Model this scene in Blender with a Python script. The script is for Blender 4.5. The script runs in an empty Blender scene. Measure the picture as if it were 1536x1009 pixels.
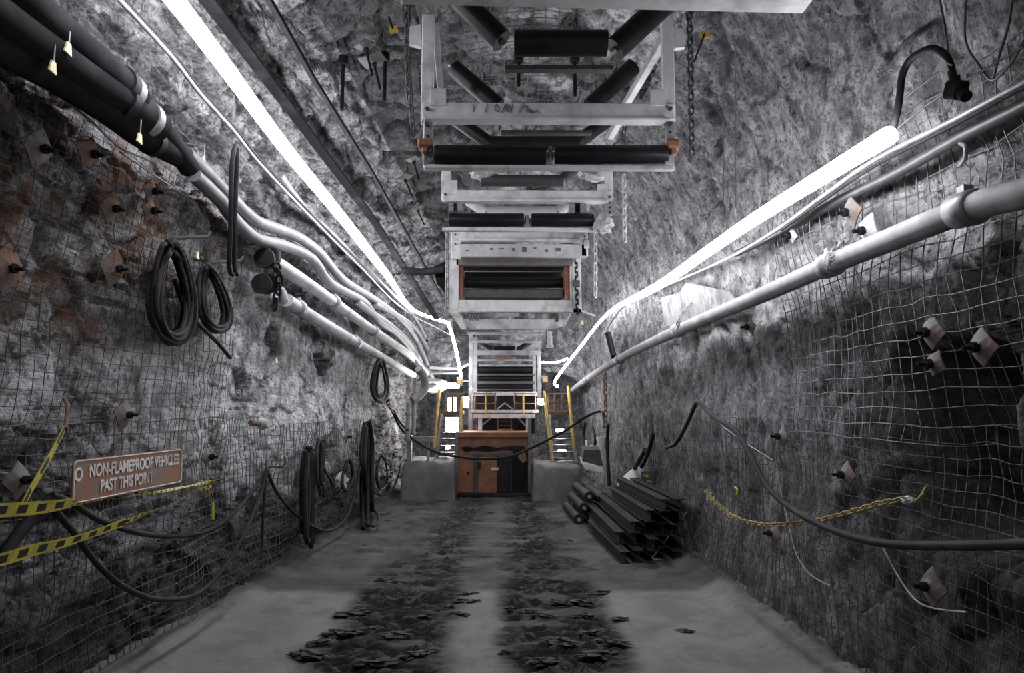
import bpy, bmesh, math, random
import numpy as np
from mathutils import Vector, Matrix
from mathutils.bvhtree import BVHTree
random.seed(7); rng = np.random.RandomState(3)
COL = bpy.context.scene.collection
F = 1000.0; EYE = 1.9
PITCH = math.atan(107.5/F); YAW = math.atan(10/F)
ROT = Matrix.Rotation(-YAW, 3, 'Z') @ Matrix.Rotation(math.pi/2+PITCH, 3, 'X')
CAM = Vector((0, 0, EYE))

# ------------------------------------------------------------------ camera
cd = bpy.data.cameras.new('camera'); cam = bpy.data.objects.new('camera', cd); COL.objects.link(cam)
cam.location = CAM; cam.rotation_euler = ROT.to_euler()
cd.sensor_width = 36; cd.lens = 36*F/1536; cd.clip_start = .05; cd.clip_end = 200
bpy.context.scene.camera = cam
vs = bpy.context.scene.view_settings
vs.view_transform = 'Standard'; vs.look = 'None'; vs.gamma = 1; vs.exposure = 1.4

def ray(px, py):
    return (ROT @ Vector(((px-768)/F, (504.5-py)/F, -1))).normalized()
def P(px, py, Y):                       # the point at distance Y down the heading
    d = ray(px, py); return CAM + d*(Y/d.y)
def FL(px, py, z=0.0):                  # a point on the floor
    d = ray(px, py); return CAM + d*((z-EYE)/d.z)

# ------------------------------------------------------------------ numpy noise
def _h(ix, iy, iz, s):
    n = (ix.astype(np.int64)*374761393 + iy.astype(np.int64)*668265263 + iz.astype(np.int64)*2147483647 + s*974634777) & 0xffffffff
    n = ((n ^ (n >> 13))*1274126177) & 0xffffffff
    n = ((n ^ (n >> 16))*2246822519) & 0xffffffff
    return ((n ^ (n >> 15)) & 0xffffff)/float(0xffffff)
def vn(p, s=0):
    i = np.floor(p); f = p-i; f = f*f*(3-2*f); i = i.astype(np.int64); r = 0
    for a in (0, 1):
        for b in (0, 1):
            for c in (0, 1):
                w = (f[:,0] if a else 1-f[:,0])*(f[:,1] if b else 1-f[:,1])*(f[:,2] if c else 1-f[:,2])
                r = r + w*_h(i[:,0]+a, i[:,1]+b, i[:,2]+c, s)
    return r
def fbm(p, o=4, s=0, g=.5):
    r = 0; a = 1; t = 0
    for k in range(o): r = r+a*vn(p*2**k, s+k); t += a; a *= g
    return r/t
def cells(p, s=0):
    i = np.floor(p).astype(np.int64); n = len(p)
    f1 = np.full(n, 9.); f2 = np.full(n, 9.); idv = np.zeros(n); dr = np.zeros((n, 3))
    for a in (-1, 0, 1):
        for b in (-1, 0, 1):
            for c in (-1, 0, 1):
                x, y, z = i[:,0]+a, i[:,1]+b, i[:,2]+c
                q = np.stack([x+_h(x,y,z,s), y+_h(x,y,z,s+1), z+_h(x,y,z,s+2)], 1)
                d = np.linalg.norm(p-q, axis=1); m = d < f1
                f2 = np.where(m, f1, np.minimum(f2, d)); f1 = np.where(m, d, f1)
                idv = np.where(m, _h(x,y,z,s+3), idv); dr = np.where(m[:,None], p-q, dr)
    return f1, f2, idv, dr
def sm(x, a, b):
    t = np.clip((x-a)/(b-a), 0, 1); return t*t*(3-2*t)

# ------------------------------------------------------------------ object helpers
def link(o, parent=None):
    COL.objects.link(o)
    if parent is not None: o.parent = parent
    return o
def tag(o, label=None, cat=None, group=None, kind=None):
    if label: o['label'] = label
    if cat: o['category'] = cat
    if group: o['group'] = group
    if kind: o['kind'] = kind
    return o
def thing(name, loc, label, cat, group=None):
    o = bpy.data.objects.new(name, None); o.location = loc; o.empty_display_size = .1
    link(o); return tag(o, label, cat, group)

class MB:
    def __init__(s): s.v = []; s.f = []; s.m = []; s.sm = []
    def add(s, vs, fs, mi=0, smooth=False):
        b = len(s.v); s.v += [tuple(v) for v in vs]
        for f in fs: s.f.append(tuple(b+i for i in f)); s.m.append(mi); s.sm.append(smooth)
    def box(s, c, d, R=None, mi=0, bev=.0):
        c = Vector(c); R = R or Matrix.Identity(3); hx, hy, hz = d[0]/2, d[1]/2, d[2]/2
        b = min(bev, hx*.4, hy*.4, hz*.4)
        if b <= 0:
            vs = [c+R@Vector((x*hx, y*hy, z*hz)) for x in (-1,1) for y in (-1,1) for z in (-1,1)]
            s.add(vs, [(0,1,3,2),(4,6,7,5),(0,4,5,1),(2,3,7,6),(0,2,6,4),(1,5,7,3)], mi); return
        bm = bmesh.new(); bmesh.ops.create_cube(bm, size=1)
        for v in bm.verts: v.co = Vector((v.co.x*d[0], v.co.y*d[1], v.co.z*d[2]))
        bmesh.ops.bevel(bm, geom=bm.edges[:], offset=b, segments=1, affect='EDGES')
        bm.verts.index_update()
        s.add([c+R@v.co for v in bm.verts], [[v.index for v in f.verts] for f in bm.faces], mi); bm.free()
    def beam(s, a, b, w, h, mi=0, up=(0,0,1)):
        a, b = Vector(a), Vector(b); d = b-a; L = d.length; y = d.normalized()
        x = y.cross(Vector(up)); x = x.normalized() if x.length > 1e-4 else Vector((1,0,0)); z = x.cross(y)
        s.box((a+b)/2, (w, L, h), Matrix((x, y, z)).transposed(), mi, bev=.004)
    def tube(s, pts, r, n=8, cap=True, mi=0, closed=False):
        pts = [Vector(p) for p in pts]; N = len(pts)
        rs = r if isinstance(r, (list, tuple)) else [r]*N
        T = []
        for i in range(N):
            a = pts[(i-1) % N] if (closed or i > 0) else pts[i]
            b = pts[(i+1) % N] if (closed or i < N-1) else pts[i]
            t = b-a; T.append(t.normalized() if t.length > 1e-9 else Vector((0,0,1)))
        u = T[0].orthogonal().normalized(); vs = []
        for i in range(N):
            u = u-T[i]*u.dot(T[i]); u = u.normalized() if u.length > 1e-6 else T[i].orthogonal().normalized()
            w = T[i].cross(u)
            for k in range(n):
                a = 2*math.pi*k/n; vs.append(pts[i]+(u*math.cos(a)+w*math.sin(a))*rs[i])
        fs = [(i*n+k, i*n+(k+1) % n, ((i+1) % N)*n+(k+1) % n, ((i+1) % N)*n+k) for i in range(N if closed else N-1) for k in range(n)]
        s.add(vs, fs, mi, True)
        if cap and not closed:
            s.add(vs[:n], [tuple(range(n))[::-1]], mi); s.add(vs[-n:], [tuple(range(n))], mi)
    def cyl(s, a, b, r, n=20, mi=0, r2=None):
        s.tube([a, b], [r, r if r2 is None else r2], n, True, mi)
    def prism(s, poly, off, mi=0):          # poly: list of 3D points, off: thickness vector
        n = len(poly); off = Vector(off); vs = [Vector(p) for p in poly]+[Vector(p)+off for p in poly]
        s.add(vs, [tuple(range(n))[::-1], tuple(range(n, 2*n))]+[(i, (i+1) % n, n+(i+1) % n, n+i) for i in range(n)], mi)
    def build(s, name, mat, parent=None, origin=None):
        mats = mat if isinstance(mat, (list, tuple)) else [mat]
        me = bpy.data.meshes.new(name)
        if origin is None and parent is None:
            A = np.array([tuple(v) for v in s.v]); lo, hi = A.min(0), A.max(0)
            origin = ((lo[0]+hi[0])/2, (lo[1]+hi[1])/2, lo[2])
        if parent is not None: origin = parent_world(parent)
        o0 = Vector(origin)
        me.from_pydata([tuple(Vector(v)-o0) for v in s.v], [], s.f)
        for m in mats: me.materials.append(m)
        me.polygons.foreach_set('material_index', s.m); me.polygons.foreach_set('use_smooth', s.sm)
        bm = bmesh.new(); bm.from_mesh(me); bmesh.ops.recalc_face_normals(bm, faces=bm.faces[:]); bm.to_mesh(me); bm.free()
        me.update()
        o = bpy.data.objects.new(name, me)
        if parent is None: o.location = o0
        return link(o, parent)
def parent_world(p):
    v = Vector((0,0,0))
    while p is not None: v = v+Vector(p.location); p = p.parent
    return v
def smooth_path(pts, k=6, closed=False):
    pts = [Vector(p) for p in pts]; n = len(pts); out = []
    g = (lambda i: pts[i % n]) if closed else (lambda i: pts[min(max(i, 0), n-1)])
    for i in range(n if closed else n-1):
        a, b, c, d = g(i-1), g(i), g(i+1), g(i+2)
        for j in range(k):
            t = j/k
            out.append(.5*((2*b)+(c-a)*t+(2*a-5*b+4*c-d)*t*t+(3*b-a-3*c+d)*t**3))
    if not closed: out.append(pts[-1])
    return out

# ------------------------------------------------------------------ materials
def newmat(name):
    m = bpy.data.materials.new(name); m.use_nodes = True; nt = m.node_tree
    return m, nt, nt.nodes['Principled BSDF']
def nd(nt, t, **kw):
    n = nt.nodes.new(t)
    for k, v in kw.items():
        if k in n.inputs: n.inputs[k].default_value = v
        else: setattr(n, k, v)
    return n
def ramp(nt, src, stops):
    r = nt.nodes.new('ShaderNodeValToRGB'); e = r.color_ramp.elements
    while len(e) < len(stops): e.new(.5)
    for el, (p, c) in zip(e, stops):
        el.position = p; el.color = (c, c, c, 1) if not isinstance(c, tuple) else (*c, 1)
    nt.links.new(src, r.inputs[0]); return r.outputs['Color']
def mixc(nt, fac, a, b, bt='MIX'):
    m = nt.nodes.new('ShaderNodeMix'); m.data_type = 'RGBA'; m.blend_type = bt
    for idx, v in ((0, fac), (6, a), (7, b)):
        if isinstance(v, (int, float)): m.inputs[idx].default_value = v
        elif isinstance(v, tuple): m.inputs[idx].default_value = (*v, 1)
        else: nt.links.new(v, m.inputs[idx])
    return m.outputs[2]
def mth(nt, op, a, b=None, clamp=False):
    m = nt.nodes.new('ShaderNodeMath'); m.operation = op; m.use_clamp = clamp
    for i, v in enumerate((a, b)):
        if v is None: continue
        if isinstance(v, (int, float)): m.inputs[i].default_value = v
        else: nt.links.new(v, m.inputs[i])
    return m.outputs[0]
def noise(nt, co, sc, det=5, ro=.6, dist=0):
    n = nd(nt, 'ShaderNodeTexNoise'); n.inputs['Scale'].default_value = sc; n.inputs['Detail'].default_value = det
    n.inputs['Roughness'].default_value = ro; n.inputs['Distortion'].default_value = dist
    nt.links.new(co, n.inputs['Vector']); return n.outputs['Fac']
def mapping(nt, co, scale):
    m = nd(nt, 'ShaderNodeMapping'); m.inputs['Scale'].default_value = scale; nt.links.new(co, m.inputs[0]); return m.outputs[0]
def geo_pos(nt):
    return nt.nodes.new('ShaderNodeNewGeometry').outputs['Position']
def bump(nt, h, bsdf, st=.5, di=.02):
    b = nd(nt, 'ShaderNodeBump'); b.inputs['Strength'].default_value = st; b.inputs['Distance'].default_value = di
    nt.links.new(h, b.inputs['Height']); nt.links.new(b.outputs[0], bsdf.inputs['Normal'])
def simple(name, c, rough=.6, metal=0., var=.35, sc=14., dirt=(.05,.047,.05), dirt_amt=.5, b=.15):
    m, nt, p = newmat(name); co = nd(nt, 'ShaderNodeTexCoord').outputs['Object']
    n1 = noise(nt, co, sc, 6, .7); n2 = noise(nt, co, sc*.23, 4, .6)
    base = mixc(nt, ramp(nt, n1, [(.3, 0.), (.7, 1.)]), tuple(x*(1-var) for x in c), tuple(min(1, x*(1+var*.4)) for x in c))
    col = mixc(nt, mth(nt, 'MULTIPLY', ramp(nt, n2, [(.48, 0.), (.68, 1.)]), dirt_amt), base, dirt)
    nt.links.new(col, p.inputs['Base Color']); p.inputs['Roughness'].default_value = rough; p.inputs['Metallic'].default_value = metal
    if b: bump(nt, n1, p, b, .01)
    return m
def glow(name, c, st):
    m, nt, p = newmat(name); p.inputs['Base Color'].default_value = (.8,.8,.8,1)
    p.inputs['Emission Color'].default_value = (*c, 1); p.inputs['Emission Strength'].default_value = st; return m

M = {}
M['steel'] = simple('painted_steel', (.74,.73,.74), .55, .0, .22, 9, (.12,.11,.11), .75)
M['steel_dark'] = simple('dark_steel', (.09,.085,.09), .5, .3, .4, 12)
M['galv'] = simple('galvanised_steel', (.34,.335,.345), .45, .35, .3, 20, (.1,.095,.1), .6)
M['rubber'] = simple('black_rubber', (.016,.015,.017), .5, 0, .4, 18, (.04,.038,.04), .5)
M['roller'] = simple('roller_black', (.012,.011,.013), .38, 0, .3, 10, (.03,.028,.03), .4)
M['cable'] = simple('dusty_cable', (.024,.022,.025), .5, 0, .4, 22, (.07,.066,.07), .5)
M['hose'] = simple('grey_hose', (.24,.235,.245), .5, 0, .3, 12, (.08,.075,.08), .7)
M['pipe'] = simple('dusty_pipe', (.33,.325,.335), .65, .0, .4, 6, (.14,.135,.14), .7)
M['rust'] = simple('rusty_plate', (.17,.085,.05), .85, .0, .5, 16, (.16,.14,.135), .9, .5)
M['rustgrey'] = simple('dull_bolt_plate', (.19,.18,.18), .7, .1, .4, 14, (.16,.09,.06), .8, .4)
M['orange'] = simple('orange_paint', (.3,.125,.065), .65, 0, .5, 3.5, (.06,.05,.05), 1.)
M['yellow'] = simple('yellow_paint', (.55,.36,.05), .55, 0, .35, 10, (.2,.09,.04), .9)
M['tape_y'] = simple('tape_yellow', (.72,.62,.09), .5, 0, .2, 20, (.25,.2,.09), .7, 0)
M['tape_k'] = simple('tape_black', (.03,.028,.03), .5, 0, .2, 20)
M['white'] = simple('dusty_white', (.6,.59,.6), .7, 0, .2, 8, (.2,.19,.2), .6, .3)
M['reflect'] = simple('reflector_tag', (.8,.7,.4), .35, 0, .1, 10, (.6,.5,.3), .2)
M['wire'] = simple('mesh_wire', (.17,.165,.17), .6, .2, .5, 2, (.03,.028,.03), 1., 0)
M['wire_rusty'] = simple('rusty_mesh_wire', (.12,.09,.08), .8, .1, .5, 2, (.04,.035,.035), 1., 0)
M['black'] = simple('matte_black', (.015,.014,.016), .8, 0, .3, 10)
M['letters'] = simple('worn_lettering', (.75,.73,.72), .6, 0, .3, 30, (.3,.2,.15), .9, 0)
M['sheet'] = simple('dusty_sheet', (.3,.29,.3), .8, 0, .5, 16, (.1,.095,.1), .9, .6)
M['wire_dark'] = simple('dark_mesh_wire', (.085,.08,.085), .7, 0, .5, 2, (.02,.019,.02), 1., 0)
M['chain_y'] = simple('faded_yellow_plastic', (.34,.27,.08), .6, 0, .3, 8, (.15,.12,.07), .9, 0)
M['ink'] = simple('marker_ink', (.12,.115,.12), .8, 0, .3, 40, (.3,.29,.3), .6, 0)
M['led'] = glow('led_strip', (.94,.96,1), 13.0)
M['ledfar'] = glow('far_light', (.94,.96,1), 26.0)
M['lamp'] = glow('lamp_glass', (1,.98,.94), 40.0)

def rock_mat(name, dark, light, side):
    m, nt, p = newmat(name); co = geo_pos(nt)
    big = noise(nt, co, .9, 4, .6); mid = noise(nt, co, 4.5, 7, .72, .3); fine = noise(nt, co, 26, 6, .75)
    strata = noise(nt, mapping(nt, co, (2.2, .8, 9.0) if side != 'R' else (3, 5.5, 1.3)), 1.6, 7, .7, .4)
    vo = nd(nt, 'ShaderNodeTexVoronoi', feature='DISTANCE_TO_EDGE'); vo.inputs['Scale'].default_value = 5.5
    wp = nd(nt, 'ShaderNodeVectorMath', operation='ADD'); nt.links.new(co, wp.inputs[0])
    nv = nd(nt, 'ShaderNodeTexNoise'); nv.inputs['Scale'].default_value = 5; nt.links.new(co, nv.inputs['Vector'])
    sc_ = nd(nt, 'ShaderNodeVectorMath', operation='SCALE'); sc_.inputs['Scale'].default_value = .35
    nt.links.new(nv.outputs['Color'], sc_.inputs[0]); nt.links.new(sc_.outputs[0], wp.inputs[1]); nt.links.new(wp.outputs[0], vo.inputs['Vector'])
    crack = ramp(nt, vo.outputs['Distance'], [(0., 0.), (.05, 1.)])
    tone = mth(nt, 'ADD', mth(nt, 'MULTIPLY', mid, .55), mth(nt, 'MULTIPLY', strata, .45))
    c = mixc(nt, ramp(nt, tone, [(.42, 0.), (.49, .4), (.58, 1.)]), dark, light)
    c = mixc(nt, ramp(nt, fine, [(.40, .75), (.5, 0.)]), c, tuple(x*.35 for x in dark))
    c = mixc(nt, mth(nt, 'MULTIPLY', mth(nt, 'SUBTRACT', 1., crack), .0 if side == 'R' else .35), c, tuple(x*.3 for x in dark))
    at = nd(nt, 'ShaderNodeAttribute', attribute_name='coat').outputs['Fac']  # sprayed lining, and the bright patch painted on the right wall
    coat_lit_c = mixc(nt, ramp(nt, mid, [(.40, 0.), (.56, 1.)]), (.34,.335,.345), (.88,.875,.885))  # lining colour made extra pale to carry light on the wall
    coat_lit_c = mixc(nt, ramp(nt, noise(nt, co, 13, 6, .8), [(.38, .85), (.47, 0.)]), coat_lit_c, (.12,.115,.12))
    c = mixc(nt, at, c, coat_lit_c)
    ru = nd(nt, 'ShaderNodeAttribute', attribute_name='rust').outputs['Fac']
    c = mixc(nt, mth(nt, 'MULTIPLY', ru, ramp(nt, noise(nt, co, 3.1, 5, .6), [(.47, 0.), (.62, .85)])), c, (.22,.12,.075))
    c = mixc(nt, mth(nt, 'MULTIPLY', nd(nt, 'ShaderNodeAttribute', attribute_name='shade_fissure').outputs['Fac'], .85), c, mixc(nt, ramp(nt, strata, [(.4, 0.), (.62, 1.)]), (.02,.018,.021), (.085,.08,.087)))  # painted shade on the rock, and the dark fissure
    pit = ramp(nt, noise(nt, mapping(nt, co, (1.4, 1.1, .6)), 8.5, 7, .78, 1.6 if side == 'R' else .6), [(.575, 0.), (.615, 1.)])
    c = mixc(nt, mth(nt, 'MULTIPLY', pit, .9 if side == 'R' else .5), c, (.03,.028,.031))
    nt.links.new(c, p.inputs['Base Color']); p.inputs['Roughness'].default_value = .72
    hgt = mth(nt, 'ADD', mth(nt, 'MULTIPLY', mid, 1.), mth(nt, 'MULTIPLY', fine, .35))
    hgt = mth(nt, 'ADD', hgt, mth(nt, 'MULTIPLY', strata, .7)); hgt = mth(nt, 'SUBTRACT', hgt, mth(nt, 'MULTIPLY', pit, .5))
    bump(nt, hgt, p, 1., .1 if side == 'R' else .07)
    return m
for k_ in ('rubber', 'cable', 'roller', 'black'): M[k_].node_tree.nodes['Principled BSDF'].inputs['Specular IOR Level'].default_value = .22
for k_ in ('rubber', 'cable'): M[k_].node_tree.nodes['Principled BSDF'].inputs['Roughness'].default_value = .65
q_ = M['black'].node_tree.nodes['Principled BSDF']; q_.inputs['Specular IOR Level'].default_value = .08; q_.inputs['Roughness'].default_value = .9
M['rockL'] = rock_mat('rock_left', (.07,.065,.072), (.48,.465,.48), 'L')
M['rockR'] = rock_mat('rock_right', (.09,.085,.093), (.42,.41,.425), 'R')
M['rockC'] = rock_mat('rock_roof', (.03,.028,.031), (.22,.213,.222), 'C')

def floor_mat():
    m, nt, p = newmat('mine_floor'); co = geo_pos(nt)
    A = lambda n: nd(nt, 'ShaderNodeAttribute', attribute_name=n).outputs['Fac']
    n1 = noise(nt, co, 2.2, 6, .65); n2 = noise(nt, mapping(nt, co, (1.1, 4.2, 1)), 3.6, 9, .74, .5); n3 = noise(nt, mapping(nt, co, (1, 2, 1)), 34, 6, .8)
    c = mixc(nt, ramp(nt, n1, [(.35, 0.), (.65, 1.)]), (.055,.052,.056), (.135,.13,.135))
    slab = mixc(nt, ramp(nt, n1, [(.4, 0.), (.62, 1.)]), (.2,.194,.2), (.3,.29,.29))
    slab = mixc(nt, ramp(nt, noise(nt, co, 12, 6, .8), [(.34, .7), (.42, 0.)]), slab, (.1,.095,.1))
    slab = mixc(nt, ramp(nt, noise(nt, co, 1.1, 3, .5), [(.5, 0.), (.7, .5)]), slab, (.24,.21,.18))
    c = mixc(nt, A('slab'), c, slab)
    mudf = mth(nt, 'MULTIPLY', A('mud'), ramp(nt, n2, [(.43, .15), (.475, 1.)]))
    c = mixc(nt, mudf, c, (.009,.0085,.01))
    c = mixc(nt, ramp(nt, n3, [(.33, .3), (.45, 0.)]), c, (.05,.047,.05))
    nt.links.new(c, p.inputs['Base Color'])
    p.inputs['Roughness'].default_value = .75; p.inputs['Specular IOR Level'].default_value = .3
    bump(nt, mth(nt, 'ADD', mth(nt, 'MULTIPLY', n2, 1.), mth(nt, 'MULTIPLY', n3, .6)), p, .8, .03)
    return m
M['floor'] = floor_mat()
M['clod'] = simple('wet_mud', (.014,.013,.015), .6, 0, .4, 9, (.015,.014,.016), .5, .5)
M['mound'] = simple('mud_mound', (.19,.18,.185), .75, 0, .4, 5, (.07,.066,.07), .8, .6)

# ------------------------------------------------------------------ the heading: arch profile
def arch(Y):
    xl = -2.77+.032*(Y-5); xr = 2.37-.02*(Y-5)
    L = [(0,-.1),(-.05,.9),(-.08,1.9),(-.05,2.8),(.08,3.6),(.22,4.3),(.5,4.9),(1.1,5.35)]
    R = [(0,-.1),(.06,.9),(.08,1.9),(.03,2.8),(-.06,3.6),(-.2,4.3),(-.45,4.85),(-.85,5.25)]
    pts = [(xl+a, z) for a, z in L]+[(-.6, 5.55), (.35, 5.6), (1.0, 5.5)]+[(xr+a, z) for a, z in R[::-1]]
    k = float(sm(np.array(Y), 15.5, 17.5)); zc = 5.6*(1-k)+3.0*k
    return [(x*(1-.0*k), z if z < 2.2 else 2.2+(z-2.2)*(zc-2.2)/3.4) for x, z in pts]
NP = len(arch(5)); IL, IR = 7, NP-8            # knots where wall becomes roof
def arch_at(u, Y):                              # u in knots
    a = arch(Y); i = min(int(u), NP-2); t = u-i
    g = lambda k: a[min(max(k, 0), NP-1)]
    p0, p1, p2, p3 = g(i-1), g(i), g(i+1), g(i+2)
    f = lambda a, b, c, d: .5*(2*b+(c-a)*t+(2*a-5*b+4*c-d)*t*t+(3*b-a-3*c+d)*t**3)
    return f(p0[0],p1[0],p2[0],p3[0]), f(p0[1],p1[1],p2[1],p3[1])
_vs = []; _fs = []; ys = np.linspace(-3, 27, 61); nu = 72
for y in ys:
    for k in range(nu): x, z = arch_at(k/(nu-1)*(NP-1), y); _vs.append((x, y, z))
for j in range(len(ys)-1):
    for k in range(nu-1):
        a = j*nu+k; _fs.append((a, a+1, a+nu+1, a+nu))
BV = BVHTree.FromPolygons(_vs, _fs)
def W(px, py, off=.12):                         # where the line of sight meets the smooth rock face, moved off it by off
    d = ray(px, py); h, n, _, _ = BV.ray_cast(CAM, d)
    fz = None if d.z >= 0 else CAM+d*((.05-EYE)/d.z)
    if fz is not None and (h is None or fz.y < h.y): return fz+Vector((0,0,off*.2))
    if h is None: return P(px, py, 20)
    c = Vector((0, h.y, 2.0)); n = n if n.dot(c-h) > 0 else -n; n.y = 0; n.normalize()
    cosv = max(.12, abs(d.dot(n)))
    return h-d*(off/cosv)
def Wn(px, py):
    d = ray(px, py); h, n, _, _ = BV.ray_cast(CAM, d); c = Vector((0, h.y, 2.0)); n = n if n.dot(c-h) > 0 else -n; return n.normalized()

def wpx(arr):                                   # world points -> photo pixels, for placing the dark fissure
    R = np.array(ROT); q = (arr-np.array([0,0,EYE]))@R
    zz = np.where(q[:,2] < -.05, -q[:,2], .05); return 768+F*q[:,0]/zz, 504.5-F*q[:,1]/zz

def shell(name, u0, u1, nuu, mat, side):
    yy = np.concatenate([np.linspace(-3, 2.3, 40), 2.3*np.exp(np.arange(1, 520)*.0046)]); yy = yy[yy < 20]
    us = np.linspace(u0, u1, nuu); base = np.zeros((len(yy), nuu, 3))
    knots = np.arange(NP)
    for j, y in enumerate(yy):
        a = np.array([arch_at(u, y) for u in (us if j % 1 == 0 else us)]) if (y > 15.3 and y < 17.7) else None
        if a is None:
            a = _rowcache(side, us, y)
        base[j,:,0] = a[:,0]; base[j,:,1] = y; base[j,:,2] = a[:,1]
    du = np.gradient(base, axis=1); nrm = np.stack([-du[:,:,2], 0*du[:,:,0], du[:,:,0]], 2)
    nrm /= np.linalg.norm(nrm, axis=2, keepdims=True)+1e-9
    c = np.array([0, 0, 2.0]); vec = c-base; vec[:,:,1] = 0
    sgn = np.sign((nrm*vec).sum(2, keepdims=True)); nrm = nrm*sgn
    p = base.reshape(-1, 3); n = nrm.reshape(-1, 3); X, Yv, Z = p.T
    px, py = wpx(p)
    w = p+.25*np.stack([fbm(p*2.1, 2, 50), fbm(p*2.1, 2, 60), fbm(p*2.1, 2, 70)], 1)
    sc = np.array([1.0, .8, 1.7]) if side != 'R' else np.array([1.2, 1.5, .8])
    f1, f2, idv, dr = cells(w*sc*1.7, 11); g1, g2, idw, dr2 = cells(w*sc*4.3, 21)
    tilt = (dr*(np.stack([idv, (idv*7) % 1, (idv*13) % 1], 1)-.5)).sum(1)
    tilt2 = (dr2*(np.stack([idw, (idw*7) % 1, (idw*13) % 1], 1)-.5)).sum(1)
    blocky = (idv-.5)*.12+tilt*.16-.05*(1-sm(f2-f1, 0, .12))
    small = (idw-.5)*.045+tilt2*.06-.02*(1-sm(g2-g1, 0, .15))
    soft = (fbm(p*1.3, 4, 5)-.5)*.22+(fbm(p*7, 4, 9)-.5)*.05
    coat = np.zeros(len(p)); rust = np.zeros(len(p)); amp = np.ones(len(p))
    blotch = fbm(p*1.5, 4, 33)
    if side == 'L':
        # sprayed lining between the pipes and waist height, past the cable coils; lit look painted into its pale colour
        m = sm(Yv+(blotch-.5)*4, 3.6, 5.8)*(1-sm(Yv, 12.5, 14.5))*sm(Z+(blotch-.5)*1.5-.55*(1-sm(Yv, 5, 7)), .9, 1.3)*(1-sm(Z, 3.2, 3.6)); mL = m
        coat = np.clip(m*1.1*sm(blotch, .3, .42), 0, 1)
        coat = np.maximum(coat, sm(blotch, .5, .6)*.55*(1-sm(Z, 2.6, 3.0)))
        rust = sm(Z, 2.1, 2.6)*(1-sm(Z, 3.5, 4.0))*(1-sm(Yv, 5.4, 7))*1.2
        amp = 1-.75*coat
    if side == 'R':
        coat = np.clip(sm(Yv, 3.0, 3.6)*(1-sm(Yv, 7.5, 9.5))*sm(Z, 2.5, 2.75)*(1-sm(Z, 3.3, 3.7))*.5, 0, 1)  # bright patch by the light strip, painted into the rock colour
        amp = .42+.6*(1-sm(Yv, 4.0, 5.5))*(1-sm(Z, 2.6, 3.2))
        rust = np.zeros(len(p))
    if side == 'C':
        coat = sm(blotch, .42, .52)*.6*sm(X, -.9, -.2)
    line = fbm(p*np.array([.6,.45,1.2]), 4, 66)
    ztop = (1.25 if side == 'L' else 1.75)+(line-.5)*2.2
    shade_fissure = np.zeros(len(p)) if side == 'C' else sm(ztop-Z, -.12, .3)*(1-sm(Yv, 9.5, 13)*.6)  # shade painted into the colour of the lower rock
    if side == 'R': shade_fissure = np.maximum(shade_fissure*(1-.8*sm(Yv+(line-.5)*2, 4.2, 5.6)), (1-sm(Yv+(line-.5)*3, 3.6, 4.8))*(1-sm(Z, 2.1, 2.6)))  # near right rib darkened in colour to stand for shade
    if side == 'L': shade_fissure = shade_fissure*(1-.9*np.clip(mL*1.3, 0, 1))
    coat = coat*(1-shade_fissure)
    if side == 'C': shade_fissure = sm(blotch, .36, .46)*.8*(1-sm(X, -.4, .1))*sm(X, -2.0, -1.5)  # roof left of the conveyor gets painted shade too
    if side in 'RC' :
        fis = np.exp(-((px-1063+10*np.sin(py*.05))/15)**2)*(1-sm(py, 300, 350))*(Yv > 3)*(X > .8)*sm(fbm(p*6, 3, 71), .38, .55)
        shade_fissure = np.maximum(shade_fissure, fis*.9)
    d = amp*(blocky+small*1.1)+soft*(.55+.45*amp)-.045
    if side in 'RC': d = d-.1*fis
    d = np.minimum(d, .06)
    if side == 'R':   # overbreak pocket: the lower near part of the rib has spalled back
        d = d-.6*sm(Z, 1.0, 1.35)*(1-sm(Z, 2.05, 2.35))*(1-sm(np.abs(Yv-3.75), .3, .6))
    edge = np.minimum(np.arange(nuu)[None,:].repeat(len(yy), 0).reshape(-1), 1)  # keep
    p2 = p+n*d[:,None]
    V = p2.astype(np.float32); ny = len(yy)
    idx = np.arange(ny*nuu).reshape(ny, nuu)
    q = np.stack([idx[:-1,:-1], idx[:-1,1:], idx[1:,1:], idx[1:,:-1]], 2).reshape(-1, 4)
    # wind faces to look inwards
    a, b, c2 = V[q[0,0]], V[q[0,1]], V[q[0,2]]
    if np.dot(np.cross(b-a, c2-a), n[q[0,0]]) < 0: q = q[:, ::-1]
    me = bpy.data.meshes.new(name); me.vertices.add(len(V)); me.vertices.foreach_set('co', V.ravel())
    me.loops.add(q.size); me.loops.foreach_set('vertex_index', q.ravel().astype(np.int32))
    me.polygons.add(len(q)); me.polygons.foreach_set('loop_start', np.arange(0, q.size, 4, dtype=np.int32))
    me.polygons.foreach_set('loop_total', np.full(len(q), 4, dtype=np.int32))
    me.update(calc_edges=True); me.polygons.foreach_set('use_smooth', np.ones(len(q), dtype=bool) if side == 'R' else np.zeros(len(q), dtype=bool))
    for nm, ar in (('coat', coat), ('rust', rust), ('shade_fissure', shade_fissure)):
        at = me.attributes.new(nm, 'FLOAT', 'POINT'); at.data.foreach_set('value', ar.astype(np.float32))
    me.materials.append(mat); o = bpy.data.objects.new(name, me); link(o); o['kind'] = 'structure'
    return o
_rc = {}
def _rowcache(side, us, y):                     # profile shape is affine in Y away from the brow: interpolate two rows
    ya, yb = (-3.0, 15.2) if y <= 15.4 else (17.6, 26.0)
    for k in (ya, yb):
        if (side, k) not in _rc: _rc[(side, k)] = np.array([arch_at(u, k) for u in us])
    t = (y-ya)/(yb-ya); return _rc[(side, ya)]*(1-t)+_rc[(side, yb)]*t
shell('wall_left', 0, IL, 230, M['rockL'], 'L')
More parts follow.
